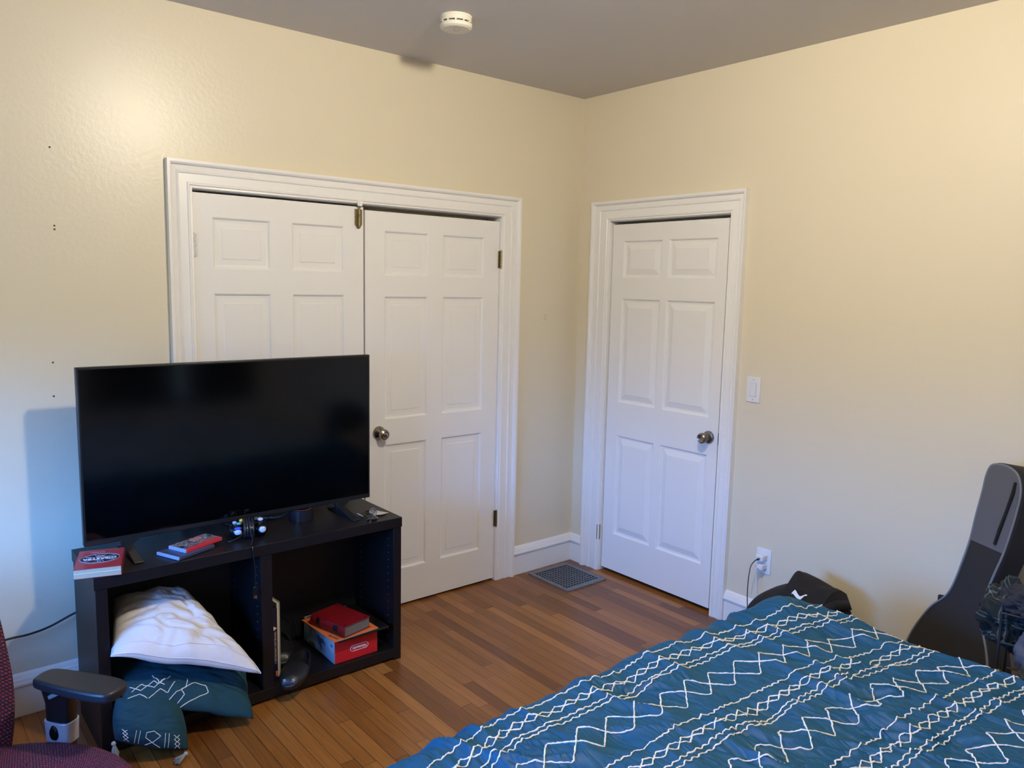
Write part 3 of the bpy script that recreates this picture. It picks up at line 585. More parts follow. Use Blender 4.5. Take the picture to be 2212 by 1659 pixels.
mb = MB().prism([(p[0]*.0044, p[1]*.0044) for p in ((-9, 4), (-5, 6), (0, 4), (4, 5), (9, 2), (10, 0), (4, 1), (1, -1), (3, -6), (1, -9), (-1, -5), (-4, -3), (-8, 0))], V((bx0-.0012, -.335, .108)), V((0, -1, 0)), V((0, 0, 1)), V((-1, 0, 0)), 0, .0005)
obj('printed_figure', mb, mat('slate_print', (62, 78, 98), .5), bx)
lc = V((-1.706, by0-.0012, .104)); pr_ = []
for k in range(40):
    a = 2*PI*k/40; ca, sa = math.cos(a), math.sin(a); pr_.append(lc+V((.030*(1 if ca > 0 else -1)+.0125*ca, 0, .0125*sa)))
obj('logo_outline', MB().tube(pr_, .0013, 5, closed=True), LETT, bx)
text('Nintendo', 'logo_lettering', .0175, lc+V((0, -.0006, -.0005)), (-1, 0, 0), (0, 0, -1), LETT, bx, bold=.0004)
# binder and orange folder, red book
m = T((-1.725, -.352, .167), .02); bn = tag(obj('black_binder', MB().box((-.098, -.150, 0), (.142, .150, .009), m), BLKP, bev=.002), 'thin black binder lying on the red carton under the orange card', 'binder')
of = thing('orange_folder', 'orange card folder under the red leather book', 'folder', (-1.74, -.36, .177))
m = T((-1.744, -.357, .1772), .05)
obj('cover', MB().box((-.108, -.140, 0), (.108, .140, .0016), m), ORANGE, of); obj('inner_sheets', MB().box((-.106, -.141, -.0012), (.109, .138, 0), m), PAPER, of)
text('FRAGILE', 'black_print', .016, m @ V((-.088, -.1, .0022)), m.to_3x3() @ V((.25, -1, 0)), m.to_3x3() @ V((1, .25, 0)), BLACKM, of)
rb = thing('leather_book', 'red leather bound book on top of the orange folder', 'book', (-1.75, -.38, .18))
m, wx, wy = frame2((-1.795, -.500, .1802), (-1.655, -.468, .1802), (-1.852, -.292, .1802)); hh = .048
obj('pages', MB().box((.004, .004, .003), (wx-.004, wy-.004, hh-.003), m), GREYPG, rb)
mb = MB().box((0, 0, 0), (wx, wy, .003), m).box((0, 0, hh-.003), (wx, wy, hh), m)
mb.prism([(0, 0)]+[(-.009*math.sin(PI*k/10), hh*k/10) for k in range(11)]+[(0, hh), (.003, hh), (.003, 0)], m @ V((0, 0, 0)), m.to_3x3() @ V((1, 0, 0)), m.to_3x3() @ V((0, 0, 1)), m.to_3x3() @ V((0, 1, 0)), 0, wy)
obj('cover', mb, LEATH, rb, bev=.0008)
for a, b, nm in ((.035, .065, 'spine_label'), (.155, .175, 'spine_label')):
    mb = MB().prism([(-.0012-.009*math.sin(PI*k/10), hh*k/10) for k in range(1, 10)]+[(0, hh*.9), (0, hh*.1)], m @ V((0, 0, 0)), m.to_3x3() @ V((1, 0, 0)), m.to_3x3() @ V((0, 0, 1)), m.to_3x3() @ V((0, 1, 0)), a, b)
    obj(nm, mb, LEATHD, rb)
for y in (.018, .028, .078, .110, .145, .186):
    obj('raised_band', MB().tube([m @ V((-.001-.0093*math.sin(PI*k/12), y, hh*k/12)) for k in range(13)], .0013, 5), LEATH, rb)
for x, y in ((.015, .015), (wx-.015, .015), (.015, wy-.015), (wx-.015, wy-.015)): obj('corner_ornament', MB().lathe([(0, 0), (.0045, 0), (.0045, .0006), (0, .0006)], m @ T((x, y, hh)), 10), LEATHD, rb)
# upright boxed book by the divider
ub = thing('upright_book', 'tall navy book standing upright against the cabinet divider', 'book', (-2.06, -.33, .055))
m = T((-2.078, -.430, zs), .06)
obj('cover', MB().box((.001, 0, 0), (.022, .27, .300), m), mat('navy_cover', (24, 26, 48), .35), ub, bev=.001)
obj('page_block', MB().box((.0222, .004, .002), (.032, .268, .318), m), mat('cream_sheets', (212, 202, 184), .7, bump=(300, .3, .0006)), ub, bev=.001)
obj('outer_board', MB().box((.0322, .002, 0), (.0345, .27, .322), m), mat('grey_board', (176, 170, 160), .6), ub)
obj('orange_mark', MB().box((.012, -.0008, .012), (.021, .0, .034), m), ORANGE, ub)
text('XENOBLADE CHRONICLES 3', 'spine_lettering', .0105, m @ V((.0115, -.0008, .135)), (0, 0, -1), m.to_3x3() @ V((1, 0, 0)), mat('pink_white_ink', (216, 190, 200), .4), ub)
obj('white_arrow', MB().prism([(0, 0), (.014, .008), (0, .018)], m @ V((.005, -.0006, .208)), m.to_3x3() @ V((1, 0, 0)), V((0, 0, 1)), m.to_3x3() @ V((0, -1, 0)), 0, .0005), LETT, ub)
# slippers
def slipper(P, rz, tilt, lab):
    t = thing('slipper', lab, 'slipper', P, 'black slippers in the right compartment'); mt = T(P, rz, ry=tilt)
    def outl(s, k=1): # s angle; toe at +x
        c, q = math.cos(s), math.sin(s); L = .135; W = .048+.006*c
        return (L*c*(1 if abs(c) < 1 else 1)*k, W*(abs(q)**.8)*(1 if q > 0 else -1)*k)
    n = 48; ring = []
    def rim(c): return .046 if c < -.1 else .046-.022*min(1, (c+.1)/.7)
    lv = [(.90, 0, 0), (1.0, .006, 0), (1.03, .018, 0), (1.0, None, 0), (.86, None, 0), (.82, .024, 1), (.5, .021, 1)]
    vs = []
    for k, z, _ in lv:
        for i in range(n):
            a = 2*PI*i/n; x, y = outl(a, k); zz_ = rim(math.cos(a)) if z is None else z
            vs.append(mt @ V((x, y, zz_)))
    fs = [(j*n+i, j*n+(i+1) % n, (j+1)*n+(i+1) % n, (j+1)*n+i) for j in range(len(lv)-1) for i in range(n)]+[tuple(range(n)), tuple((len(lv)-1)*n+i for i in range(n))]
    obj('sole_and_collar', MB().add(vs, fs), RUB, t, ang=60)
    def cap(u, v):                                # vamp: from x=.0 to the toe
        x = .016+.113*u; ww = .052*math.sqrt(max(0, 1-max(0, (x-.03)/.108)**2.2)); th = PI*v
        hgt = .060*(1-.30*u-.5*max(0, u-.75)); hgt *= math.sqrt(max(.0, 1-max(0, (u-.8)/.2)**2))
        return mt @ V((x, -ww*1.0*math.cos(th), .018+(hgt-.014)*math.sin(th)**.8))
    obj('vamp', MB().grid(cap, 24, 20), RUB, t, solid=.004)
    mb = MB(); o_ = mt.to_3x3() @ V((.006, 0, .005))
    for s in (-1, 1):
        vc = .5+s*.19
        mb.tube([cap(.90-.010*abs(k-3)**1.3/3, vc+(k-3)*.018)+o_ for k in range(7)], .0017, 5)
        for k in (1, 3, 5): mb.tube([cap(.915, vc+(k-3)*.024)+o_, cap(.935, vc+(k-3)*.034)+o_], .0009, 5)
    obj('stitched_eyes', mb, LETT, t)
slipper(V((-1.985, -.452, .061)), -2.25, .0, 'black slipper with white closed eyes, toe over the front edge of the shelf')
slipper(V((-1.965, -.235, .061)), -1.9, 0, 'black slipper with white closed eyes, standing behind the other')
tag(obj('thin_cable', MB().tube(spline([(-2.03, -.15, .06), (-1.99, -.155, .17), (-1.93, -.155, .20), (-1.88, -.16, .17), (-1.865, -.16, .10), (-1.85, -.155, .0585)], 8), .002, 6), BLKP), 'thin black cable arching over the rear slipper', 'cable')
# ------------------------------------------------------------------ pillows
def nz(x, y, z=0): return noise.noise(V((x, y, z)))
def pillow_fn(A, B, C, D, T1, T2, seed=0, wr=.006, pinch=.05, sag=0, crease=5, pw=.55):
    A, B, C, D = map(V, (A, B, C, D)); nrm = ((B-A).cross(D-A)).normalized()
    def f(u, v, side, lift=0):
        a, b = 2*u-1, 2*v-1
        uu = .5+.5*a*(1-pinch*(1-b*b)*1.0); vv = .5+.5*b*(1-pinch*(1-a*a)*1.3)
        P = A*(1-uu)*(1-vv)+B*uu*(1-vv)+C*uu*vv+D*(1-uu)*vv
        e = max(0, (1-abs(a)**2.4)*(1-abs(b)**2.4))**pw
        edge = max(abs(a), abs(b))**6
        w_ = wr*(nz(u*crease+seed, v*crease*.7, seed)+.6*nz(u*crease*2.3, v*crease*2.3+seed, 3))
        ang = math.atan2(b, a); w_ += wr*1.1*math.sin(ang*19+5*nz(ang*2, seed))*(max(abs(a), abs(b))**3)*e; w_ -= wr*1.2*max(0, 1-abs(nz(u*3+seed, v*9, 2*seed))*5)*e
        h_ = (T1 if side > 0 else -T2)*e + w_*(e if edge < .999 else 0)
        return P+nrm*(h_+lift*side)+V((0, 0, -sag*(1-a*a)*(1-b*b)))+nrm*wr*1.2*nz(u*4+seed, v*4)
    return f, nrm
def pillow(name, f, m, parent, n=56):
    mb = MB().grid(lambda u, v: f(u, v, 1), n, n).grid(lambda u, v: f(u, v, -1), n, n); return obj(name, mb, m, parent, ang=180, merge=True)
def stroke(f, uvs, r, mb, side=1, jit=0):
    P = []
    for i in range(len(uvs)-1):
        (u0, v0), (u1, v1) = uvs[i], uvs[i+1]; k = 10
        for j in range(k):
            t = j/k; P.append(f(u0+(u1-u0)*t+jit*(random.random()-.5), v0+(v1-v0)*t+jit*(random.random()-.5), side, r*.4))
    P.append(f(*uvs[-1], side, r*.4)); mb.tube(P, r, 5)
wp = thing('white_pillow', 'white bed pillow stuffed into the left compartment on top of the teal one', 'pillow', (-2.43, -.4, .3))
fW, nW = pillow_fn((-2.688, -.530, .380), (-2.190, -.595, .188), (-2.375, -.22, .455), (-2.60, -.18, .445), .085, .035, seed=3, wr=.010, pinch=.03, crease=5)
pillow('pillow_body', fW, WHITEF, wp)
mb = MB(); mb.tube([fW(k/60, 0.012, 1, .001) for k in range(61)], .0016, 5); mb.tube([fW(k/60, .10+.015*math.sin(k*.2), 1, .0012) for k in range(3, 60)], .0011, 5)
mb.tube([fW(.995, k/60, 1, .001) for k in range(61)], .0016, 5)
obj('seam', mb, WHITEF, wp)
tp = thing('teal_pillow', 'dark teal pillow with white embroidered lines under the white pillow', 'pillow', (-2.43, -.4, .1))
fT, nT = pillow_fn((-2.655, -.560, .215), (-2.232, -.615, .030), (-2.175, -.400, .130), (-2.655, -.19, .27), .070, .032, seed=9, wr=.008, pinch=.03, crease=4)
pillow('pillow_body', fT, TEALD, tp); mb = MB()
for uvs in ([(.05, .12), (.12, .2), (.2, .14), (.28, .24)], [(.04, .18), (.11, .12), (.2, .22), (.27, .16)], [(.16, .03), (.24, .12), (.30, .10), (.36, .24)], [(.30, .02), (.36, .1), (.43, .16), (.46, .3)], [(.38, .02), (.42, .08), (.40, .13), (.50, .22), (.58, .20), (.60, .12), (.50, .05), (.40, .0)], [(.20, .30), (.24, .2), (.33, .30)], [(.02, .05), (.1, .08), (.16, .02)]): stroke(fT, uvs, .0016, mb, jit=.003)
obj('embroidery', mb, YARN, tp)
sc_ = thing('small_cushion', 'small dark teal tasselled cushion leaning low at the cabinet, bottom of the pile', 'cushion', (-2.56, -.52, 0))
fS, nS = pillow_fn((-2.692, -.565, .095), (-2.480, -.648, .018), (-2.478, -.535, .168), (-2.672, -.510, .216), .070, .04, seed=14, wr=.003, pinch=-.09, crease=3, pw=.45)
pillow('cushion_body', fS, TEALD, sc_, 44); mb = MB()
def zig(a0, a1, b0, b1, n): return [(a0+(a1-a0)*k/n, b0 if k % 2 else b1) for k in range(n+1)]
for x in (.14, .17): stroke(fS, [(x, .06+.3*k/8) if True else 0 for k in range(0, 9, 1)] if False else [(x+.018*((k % 2)*2-1)*(1 if x < .16 else -1), .06+.04*k) for k in range(7)], .0011, mb)
for x in (.26, .31): stroke(fS, [(x, .05), (x+.05, .32)], .0011, mb)
stroke(fS, [(.40, .05), (.52, .14), (.62, .26), (.54, .34), (.44, .30), (.42, .20), (.52, .10), (.60, .04)], .0012, mb)
for x in (.66, .71): stroke(fS, [(x, .05), (x+.03, .32)], .0011, mb)
for x in (.82, .86): stroke(fS, [(x+.016*((k % 2)*2-1)*(1 if x < .84 else -1), .05+.04*k) for k in range(7)], .0011, mb)
obj('embroidery', mb, YARN, sc_)
def tassel(P, d, L=.045):
    d = V(d).normalized(); mb = MB(); s = d.orthogonal().normalized(); q = d.cross(s)
    b = MB().lathe([(max(1e-4, .008*math.sin(t)), -.008*math.cos(t)) for t in [PI*k/8 for k in range(9)]], T(P), 12); mb.add(b.v, b.f)
    for k in range(26):
        a = k*2.4; rr = .009*math.sqrt((k+.5)/26); off = (s*math.cos(a)+q*math.sin(a))
        mb.tube([P+d*.004+off*.002, P+d*.018+off*rr*.8, P+d*L*(.85+.2*random.random())+off*rr*1.5], .0013, 4)
    obj('tassel', mb, GREYY, sc_)
tassel(V((-2.700, -.578, .092)), (.10, -.05, -1)); tassel(V((-2.492, -.664, .017)), (-1, -.62, -.03))
# ------------------------------------------------------------------ bed
bd = thing('bed', 'low bed hidden under the blue duvet', 'bed', (-1.62, -2.75, 0))
BX0, BX1, BY0, BY1, BT = -2.46, -.80, -3.45, -1.93, .585
obj('mattress', MB().box((BX0+.05, BY0+.05, .32), (BX1-.05, BY1-.05, BT-.05)), WHITEF, bd, bev=.05, seg=4)
obj('bed_frame', MB().box((BX0+.03, BY0+.03, .2), (BX1-.03, BY1-.03, .32)), CAB, bd, bev=.01)
for x in (BX0+.1, BX1-.1):
    for y in (BY0+.1, BY1-.1): obj('leg', MB().box((x-.03, y-.03, 0), (x+.03, y+.03, .2)), CAB, bd, bev=.004)
RAD = .085
def edge(a, lo, hi):
    """arc-length coordinate a -> (position, drop)"""
    for s, e in ((1, hi), (-1, lo)):
        d = (a-e)*s
        if d > 0:
            q = d/RAD
            if q < PI/2: return e+s*RAD*math.sin(q), RAD*(1-math.cos(q))
            return e+s*(RAD+.04*(1-math.exp(-(d-RAD*PI/2)*5))), RAD+(d-RAD*PI/2)
    return a, 0
DIMP = [(-1.93, -2.14), (-1.24, -2.42), (-1.52, -2.30), (-1.02, -2.33), (-1.62, -2.62), (-1.28, -2.66), (-.95, -2.17), (-2.12, -2.42), (-1.7, -2.0)]
def hgt(a, b):
    w_ = .10*nz(a*3.1, b*3.1, 5)
    x, y = a+w_, b+w_*.7
    xx = x*.94+y*.34; yy = y*.94-x*.34                      # creases run roughly across the stripes, slightly slanted
    r = max(0, 1-abs(nz(xx*7.5, yy*2.3, 1))*2.6)**2
    r2 = max(0, 1-abs(nz(xx*15, yy*4.2, 8))*3.4)**2; r3 = max(0, 1-abs(nz(xx*27+2, yy*7.5, 3))*3.6)**2
    m_ = max(0, nz(a*2.6, b*2.6, 21)+.45)                    # wrinkles gather in patches
    h = .022*nz(a*2.4, b*2.1, 2)+.016*r+(.011*r2+.006*r3)*m_+.0025*nz(xx*40, yy*12, 4)+.009*nz(a*6, b*6, 12)
    for p, q in DIMP:
        d = ((a-p)**2+(b-q)**2)/.0022
        if d < 9: h -= .017*math.exp(-d)
    h += .036*math.exp(-((a+.93)**2/.010+(b+1.965)**2/.005))  # bunched corner
    h -= .012*math.exp(-((a+.84)**2/.006+(b+2.04)**2/.003))
    return h
def duv(a, b, lift=0):
    x, dx = edge(a, BX0, BX1); y, dy = edge(b, BY0, BY1)
    drop = math.hypot(dx, dy); h = hgt(a, b)
    k = min(1, drop/.12)
    # creases push outwards on the hanging sides
    sx = 1 if a > BX1 else (-1 if a < BX0 else 0); sy = 1 if b > BY1 else (-1 if b < BY0 else 0)
    fold = (.018*nz(a*9+3, b*9, 6)+h*.9)*k
    x += sx*fold*(1 if dx > dy else .4); y += sy*fold*(1 if dy >= dx else .4)
    # foot edge bows and slopes away to the right, as the duvet is pulled askew
    return V((x, y, BT+h*(1-k)-drop+lift*(1-k)-.03*max(0, (a+1.2))/.5*max(0, min(1, (-2.05-b)/.4))))
HANG = .36
dv = thing('duvet', 'teal blue duvet with white tufted zigzag lines spread over the bed', 'duvet', (-1.62, -2.7, .55))
A0, A1_, B0, B1_ = BX0-HANG, BX1+HANG, BY0-HANG, BY1+HANG
NA, NB = 380, 340
mb = MB().grid(lambda u, v: duv(A0+(A1_-A0)*u, B0+(B1_-B0)*v), NA, NB, uv=False)
obj('duvet_cover', mb, TEALDUV, dv, ang=180)
# embroidery: lines follow the cloth coordinates
def drift(a, n):
    s = max(0, (a+1.62)/.86); return -.135*s**1.6*max(.35, 1-.25*n)-.05*max(0, (-2.12-a)/.25)+.010*nz(a*2.2+n*3, n*1.7, 3)
def line(b0, n, off, mb, a0=A0+.25, a1=A1_-.02, r=.0021, jit=.0024, step=.004):
    P = []; a = a0; k = 0
    while a < a1:
        b = b0+drift(a, n)+off(a)+(random.random()-.5)*jit
        p = duv(a, b, r*.5); 
        # keep bright fibres just above the cloth on the hanging part too
        if p.z > .18: P.append(p)
        a += step; k += 1
    if len(P) > 3: mb.tube(P, [r*random.uniform(.62, 1.35) for _ in P], 5, cap=False)
def tri(x): x = x % 1; return 4*x-1 if x < .5 else 3-4*x
mb = MB(); PER = .303
for n in range(5):
    y0 = -1.912-PER*n
    line(y0, n, lambda a: .0028*math.sin(a*210+3*math.sin(a*31)), mb)
    ph = random.random()
    for s in (1, -1): line(y0-.047, n, lambda a: s*.0135*tri(a/.092+ph)+.003*nz(a*20, n), mb)
    for o in (.088, .106): line(y0-o, n, lambda a: .0026*math.sin(a*230+o*90)+.002*nz(a*30, o), mb)
    for s in (1, -1): line(y0-.198, n, lambda a: s*.043*max(-1, min(1, 1.08*tri(a/.205+ph)))+.004*nz(a*12, n+4), mb)
obj('tufted_embroidery', mb, YARN, dv, ang=180)
# ------------------------------------------------------------------ office chair
AC = V((-3.11, -1.43, 0)); cf = V((.615, -.788, 0)); clf = V((.788, .615, 0))
ch = thing('office_chair', 'office chair with magenta woven mesh seat and black armrest, cut by the left edge', 'chair', AC)
def cpt(f_, l_, z): return AC+cf*f_+clf*l_+V((0, 0, z))
def seat_fn(top):
    def g(u, v):
        a, b = 2*u-1, 2*v-1
        k = max(abs(a), abs(b)); R = math.hypot(a, b) or 1e-6; s = (k/R)*.75+.25
        x, y = a*s, b*s; rr = min(1, math.hypot(x, y)/1.0)
        dome = (1-max(abs(x), abs(y))**3)
        z = (.507+.022*dome-.010*b*b) if top else .466
        if k > .999: z = .490 if top else .474
        return cpt(.255*y, .275*x, z)
    return g
mb = MB().grid(seat_fn(True), 40, 40); obj('seat', mb, WEAVE, ch, ang=180, solid=.012)
mb = MB().grid(seat_fn(False), 24, 24, uv=False); obj('seat_pan', mb, BLKP, ch, solid=.02)
def back(u, v):
    z = .46+.62*v; b = 2*u-1; w_ = .275*(1-.17*abs((v-.36)/.64)**2.6-.14*max(0, (.36-v)/.36)**2)
    lat = w_*b; return cpt(-.235-.10*v-.03*(v-.4)**2+.04*b*b+.0, lat, z)
def backb(u, v): return back(u, v)
obj('backrest', MB().grid(back, 40, 40), WEAVE, ch, ang=180, solid=.016)
obj('back_spine', MB().tube(spline([cpt(-.05, 0, .42), cpt(-.28, 0, .42), cpt(-.34, 0, .55), cpt(-.37, 0, .9)], 8), .022, 10), BLKP, ch)
ARML = cpt(.0, .29, 0)
pc = V((-2.905, -1.266, 0)); pd = V((.58, -.815, 0)).normalized(); pw = V((.80, .60, 0))
mb = MB(); ol = [(-.118, -.022), (-.100, -.036), (0, -.046), (.085, -.046), (.114, -.034), (.120, .0), (.108, .030), (.06, .040), (-.03, .038), (-.100, .032), (-.120, .010)]
po2 = [(p.x, p.y) for p in spline([(a, b, 0) for a, b in ol], 5, True)]
mb.prism(po2, pc+V((0, 0, .655)), pd, pw, V((0, 0, 1)), 0, .026); obj('armrest_pad', mb, RUB, ch, bev=.009, seg=4)
def ring(z, hw, hd, c, n=24):
    return [c+pd*(hw*math.copysign(abs(math.cos(a))**.5, math.cos(a)))+pw*(hd*math.copysign(abs(math.sin(a))**.5, math.sin(a)))+V((0, 0, z)) for a in [2*PI*k/n for k in range(n)]]
def loft(rings): n = len(rings[0]); return MB().add([p for r in rings for p in r], [(i*n+k, i*n+(k+1) % n, (i+1)*n+(k+1) % n, (i+1)*n+k) for i in range(len(rings)-1) for k in range(n)]+[tuple(range(n)), tuple((len(rings)-1)*n+k for k in range(n))])
ac = V((-2.938, -1.188, 0)); ac2 = ac
obj('armrest_post', loft([ring(.30, .030, .018, ac2), ring(.50, .033, .020, ac2), ring(.54, .036, .022, ac), ring(.60, .036, .022, ac), ring(.635, .046, .025, ac), ring(.656, .060, .030, ac+pd*.01)]), BLKP, ch)
obj('silver_collar', loft([ring(.500, .0360, .0245, ac), ring(.556, .0385, .0265, ac)]), mat('silver_plastic', (176, 178, 190), .35, .4), ch, bev=.0015)
nf = -pw
q = nf.to_track_quat('Z', 'Y').to_matrix().to_4x4(); q.translation = ac+V((0, 0, .530))+nf*.0255
obj('adjust_button', MB().lathe([(0, .006), (.010, .005), (.013, 0), (.013, -.002)], q @ Matrix.Diagonal((1, 1.6, 1, 1)), 24), mat('gloss_black_button', (12, 12, 16), .15), ch)
q2 = q.copy(); q2.translation = ac+V((0, 0, .630))+nf*.024
obj('lever', MB().box((-.004, -.006, 0), (.04, .004, .012), q2 @ Matrix.Rotation(.5, 4, 'Z')), mat('grey_lever', (120, 126, 130), .4), ch, bev=.002)
obj('sticker', MB().box((-.010, -.004, 0), (.012, .008, .0006), Matrix.Translation(ac+V((0, 0, .478))+nf*.0225) @ q.to_3x3().to_4x4()), LETT, ch)
obj('arm_bracket', MB().tube(spline([ac+V((0, 0, .31)), ac-pw*.06+V((0, 0, .30)), AC+V((0, 0, .40))], 6), .02, 8), BLKP, ch)
obj('gas_column', MB().tube([AC+V((0, 0, .1)), AC+V((0, 0, .44))], .026, 16), BLKP, ch)
for k in range(5):
    a = k*2*PI/5+.3; d = V((math.cos(a), math.sin(a), 0))
    obj('base_leg', MB().tube([AC+V((0, 0, .12)), AC+d*.27+V((0, 0, .075))], [.026, .015], 10), BLKP, ch)
    obj('caster', MB().lathe([(0, -.012), (.024, -.012), (.026, 0), (.024, .012), (0, .012)], T(AC+d*.27+V((0, 0, .0265)), a) @ Matrix.Rotation(PI/2, 4, 'X'), 20), BLKP, ch)
# ------------------------------------------------------------------ guitar bag
P0 = V((-.24, -2.297, .644)); gh = V((.423, .906, 0)).normalized(); gn = V((.892, -.416, -.177)).normalized(); gu = gn.cross(gh); gu = gu if gu.z > 0 else -gu
gb = thing('guitar_bag', 'black and grey padded guitar bag leaning in against the right wall', 'guitar bag', P0+gu*-.62)
R_ = [(-.023, .438), (-.072, .432), (-.108, .405), (-.128, .355), (-.131, .29), (-.128, .216), (-.121, .131), (-.108, .06), (-.096, -.02), (-.097, -.10), (-.122, -.156), (-.155, -.223), (-.185, -.32), (-.19, -.45), (-.15, -.57), (-.05, -.635)]
L_ = [(.02, .425), (.034, .385), (.034, .32), (.036, .232), (.036, .138), (.044, .06), (.057, -.03), (.078, -.09), (.128, -.150), (.166, -.221), (.195, -.30), (.21, -.40), (.19, -.52), (.12, -.60), (.03, -.638)]
ol = [(a, b) for a, b in R_]+[(a, b) for a, b in reversed(L_)]
pts2 = [(p.x, p.y) for p in spline([(a, b, 0) for a, b in ol], 4, True)]
mb = MB().prism(pts2, P0, gh, gu, gn, 0, .105); obj('body', mb, BAGB, gb, bev=.012, seg=3)
ins = []
n = len(pts2)
for i in range(n):
    a, b, c = V((*pts2[i-1], 0)), V((*pts2[i], 0)), V((*pts2[(i+1) % n], 0)); t = (c-a).normalized(); nn = V((-t.y, t.x, 0)); ins.append(b+nn*.007)
cen = V((0, 0, 0))
# choose the inward side
if sum((p-cen).length for p in ins) > sum(V((*q_, 0)).length for q_ in pts2): 
    ins = []
    for i in range(n):
        a, b, c = V((*pts2[i-1], 0)), V((*pts2[i], 0)), V((*pts2[(i+1) % n], 0)); t = (c-a).normalized(); nn = V((-t.y, t.x, 0)); ins.append(b-nn*.007)
obj('piping', MB().tube([P0+gh*p.x+gu*p.y-gn*.0005 for p in ins], .0042, 6, closed=True), BAGP, gb)
gp = [(p.x, p.y) for p in ins if p.y > .126]
# front neck pocket of grey cloth
top = sorted(gp, key=lambda p: math.atan2(p[1]-.25, p[0]+.045))
top = [(a*(1)-(a+.045)*.05, b-(b-.25)*.012) for a, b in top]
obj('grey_neck_panel', MB().prism([p for p in top], P0, gh, gu, gn, -.0035, .001), BAGG, gb)
obj('zip_strap', MB().tube([P0+gh*a+gu*b-gn*.008 for a, b in ((-.098, .385), (-.099, .345), (-.092, .28), (-.083, .21), (-.078, .155))], [.004, .006, .005, .006, .005], 8), BLKF, gb)
obj('red_zip_pull', MB().tube([P0+gh*a+gu*b+gn*.010 for a, b in ((.027, .352), (.034, .322), (.037, .300))], [.004, .005, .004], 8), mat('dark_red_tab', (150, 30, 42), .6), gb)
obj('strap_nub', MB().box((-.02, -.012, 0), (.02, .012, .03), T(P0+gh*.112+gu*-.138+gn*.03, .4)), BLKF, gb, bev=.006)
# ------------------------------------------------------------------ black bag behind the bed
bg = thing('black_duffel_bag', 'black bag with a small white cat logo on the floor behind the bed', 'bag', (-.24, -1.62, 0))
def bag(u, v):
    a = 2*PI*u; t = PI*v; sx = .5+.5*0
    x = .17*math.copysign(abs(math.cos(a))**.7, math.cos(a))*math.sin(t)**.6; y = .228*math.copysign(abs(math.sin(a))**.7, math.sin(a))*math.sin(t)**.6
    z = .207-.207*math.copysign(abs(math.cos(t))**.75, math.cos(t)); z += .015*nz(x*8, y*8)*math.sin(t)
    return V((-.22+x, -1.645+y, z*(1-.20*max(0, y/.2)-.10*max(0, -(y+.08)/.15))))
obj('bag_body', MB().grid(bag, 48, 28), BLKF, bg, ang=180)
def flap(u, v):
    y = -1.640-.195*u; x = -.37+.24*v
    z = .462-.040*u-.02*math.sin(v*PI*.5)*v+.035*math.sin(PI*v)+.012*nz(u*4, v*3)-(.07*(1-v)**3)-(.05*max(0, u-.85)/.15)
    return V((x, y, z-.015))
obj('folded_flap', MB().grid(flap, 20, 16), BLKF, bg, solid=.012)
obj('rolled_end', MB().tube(spline([(-.34, -1.815, .375), (-.26, -1.825, .385), (-.16, -1.82, .36)], 6), .020, 12), BLKF, bg)
cat = [(-14, 4), (-11, 9), (-8, 7), (-4, 3), (2, -1), (7, 2), (11, 5), (14, 5), (14, 3), (10, 2), (7, -3), (4, -8), (1, -11), (-2, -9), (1, -6), (-3, -5), (-9, -1), (-12, 1), (-15, 0)]
mb = MB().prism([(a*.0023, b*.0023) for a, b in cat], V((-.376, -1.728, .424)), V((0, -1, .1)).normalized(), V((.55, 0, .85)).normalized(), V((-.85, 0, .55)).normalized(), 0, .001)
obj('cat_logo', mb, LETT, bg)
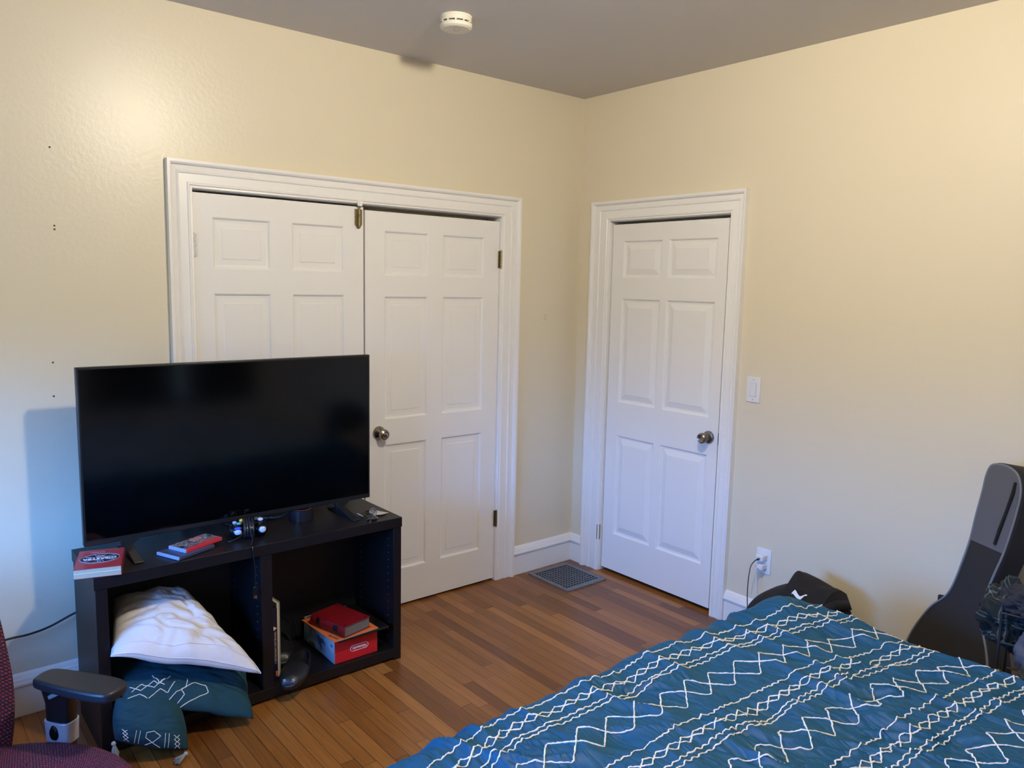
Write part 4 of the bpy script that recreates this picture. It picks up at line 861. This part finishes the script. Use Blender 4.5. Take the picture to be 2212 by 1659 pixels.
# ------------------------------------------------------------------ wire rack with clothes
wk = thing('wire_rack', 'dark wire laundry rack beside the guitar bag, half out of view', 'rack', (-.40, -2.68, 0))
def P4(a, b, z): return V((-.40, -2.685, z))+V((.97, .2, 0)).normalized()*a+V((-.2, .97, 0)).normalized()*b
mb = MB(); cs = [(-.14, .20), (.14, .20), (.14, -.20), (-.14, -.20)]
for a, b in cs: obj('post', MB().tube([P4(a, b, 0), P4(a, b, .68)], .0045, 8), WIRE, wk)
for z in (.12, .585, .68):
    obj('wire_rim', MB().tube([P4(*c, z) for c in cs], .0038, 8, closed=True), WIRE, wk)
    if z < .6:
        for k in range(1, 9): b = -.20+.4*k/9; obj('shelf_wire', MB().tube([P4(-.14, b, z), P4(.14, b, z)], .002, 6), WIRE, wk)
def cloth(name, c, r, m, lab, seed, amp=.22, hang=0, grp='clothes piled on the wire rack'):
    def g(u, v):
        a = 2*PI*u; t = PI*v; d = V((math.cos(a)*math.sin(t), math.sin(a)*math.sin(t), math.cos(t)))
        s = 1+amp*nz(d.x*1.7+seed, d.y*1.7, d.z*1.7)*2+amp*.55*(1-abs(nz(d.x*4, d.y*4+seed, d.z*4))*3)+amp*.10*(1-abs(nz(d.x*8+seed, d.y*8, d.z*7))*4)
        return V((c[0]+r[0]*d.x*s, c[1]+r[1]*d.y*s, c[2]+r[2]*d.z*s-hang*max(0, -d.x)))
    return tag(obj(name, MB().grid(g, 96, 60), m, ang=180), lab, 'clothing', grp)
cloth('plaid_shirt', (-.45, -2.515, .635), (.095, .08, .10), PLAID, 'dark plaid flannel shirt bunched over the rack corner', 1, .20)
cloth('dark_shirt', (-.47, -2.585, .70), (.10, .095, .05), NAVYF, 'navy black crumpled shirt on top of the rack', 5, .22)
cloth('grey_trousers', (-.56, -2.625, .56), (.06, .06, .11), GREYF, 'grey trousers hanging over the front of the rack at the right edge', 9, .16)
gbk = MB().tube(spline([(-.55, -2.50, .475), (-.555, -2.515, .486), (-.56, -2.53, .48), (-.565, -2.535, .465)], 6), .004, 8).tube([(-.55, -2.54, .50), (-.57, -2.60, .515)], .0035, 8)
tag(obj('brass_buckle', gbk, mat('polished_brass', (205, 165, 90), .25, 1)), 'small brass buckle showing among the clothes at the right edge', 'buckle')
# ------------------------------------------------------------------ unseen desk, added to keep low daylight off the lower left wall
added_desk = thing('desk', 'unseen wooden desk with two drawers below the window, added to block low daylight', 'desk', (-3.82, -1.05, 0))
DW = mat('desk_walnut', (92, 66, 48), .45, var=(6, .2))
obj('desk_top', MB().box((-4.12, -2.05, .715), (-3.52, -.06, .745)), DW, added_desk, bev=.003)
for y in (-2.0, -.14): obj('side_panel', MB().box((-4.10, y, 0), (-3.56, y+.025, .715)), DW, added_desk)
obj('modesty_panel', MB().box((-4.09, -1.98, .2), (-4.07, -.14, .715)), DW, added_desk)
for z in (.10, .40):
    dr = obj('drawer', MB().box((-4.05, -.60, z), (-3.57, -.15, z+.28)), DW, added_desk, bev=.002)
    obj('drawer_handle', MB().tube([(-3.565, -.46, z+.2), (-3.545, -.46, z+.2), (-3.545, -.29, z+.2), (-3.565, -.29, z+.2)], .005, 8), STEEL, dr)
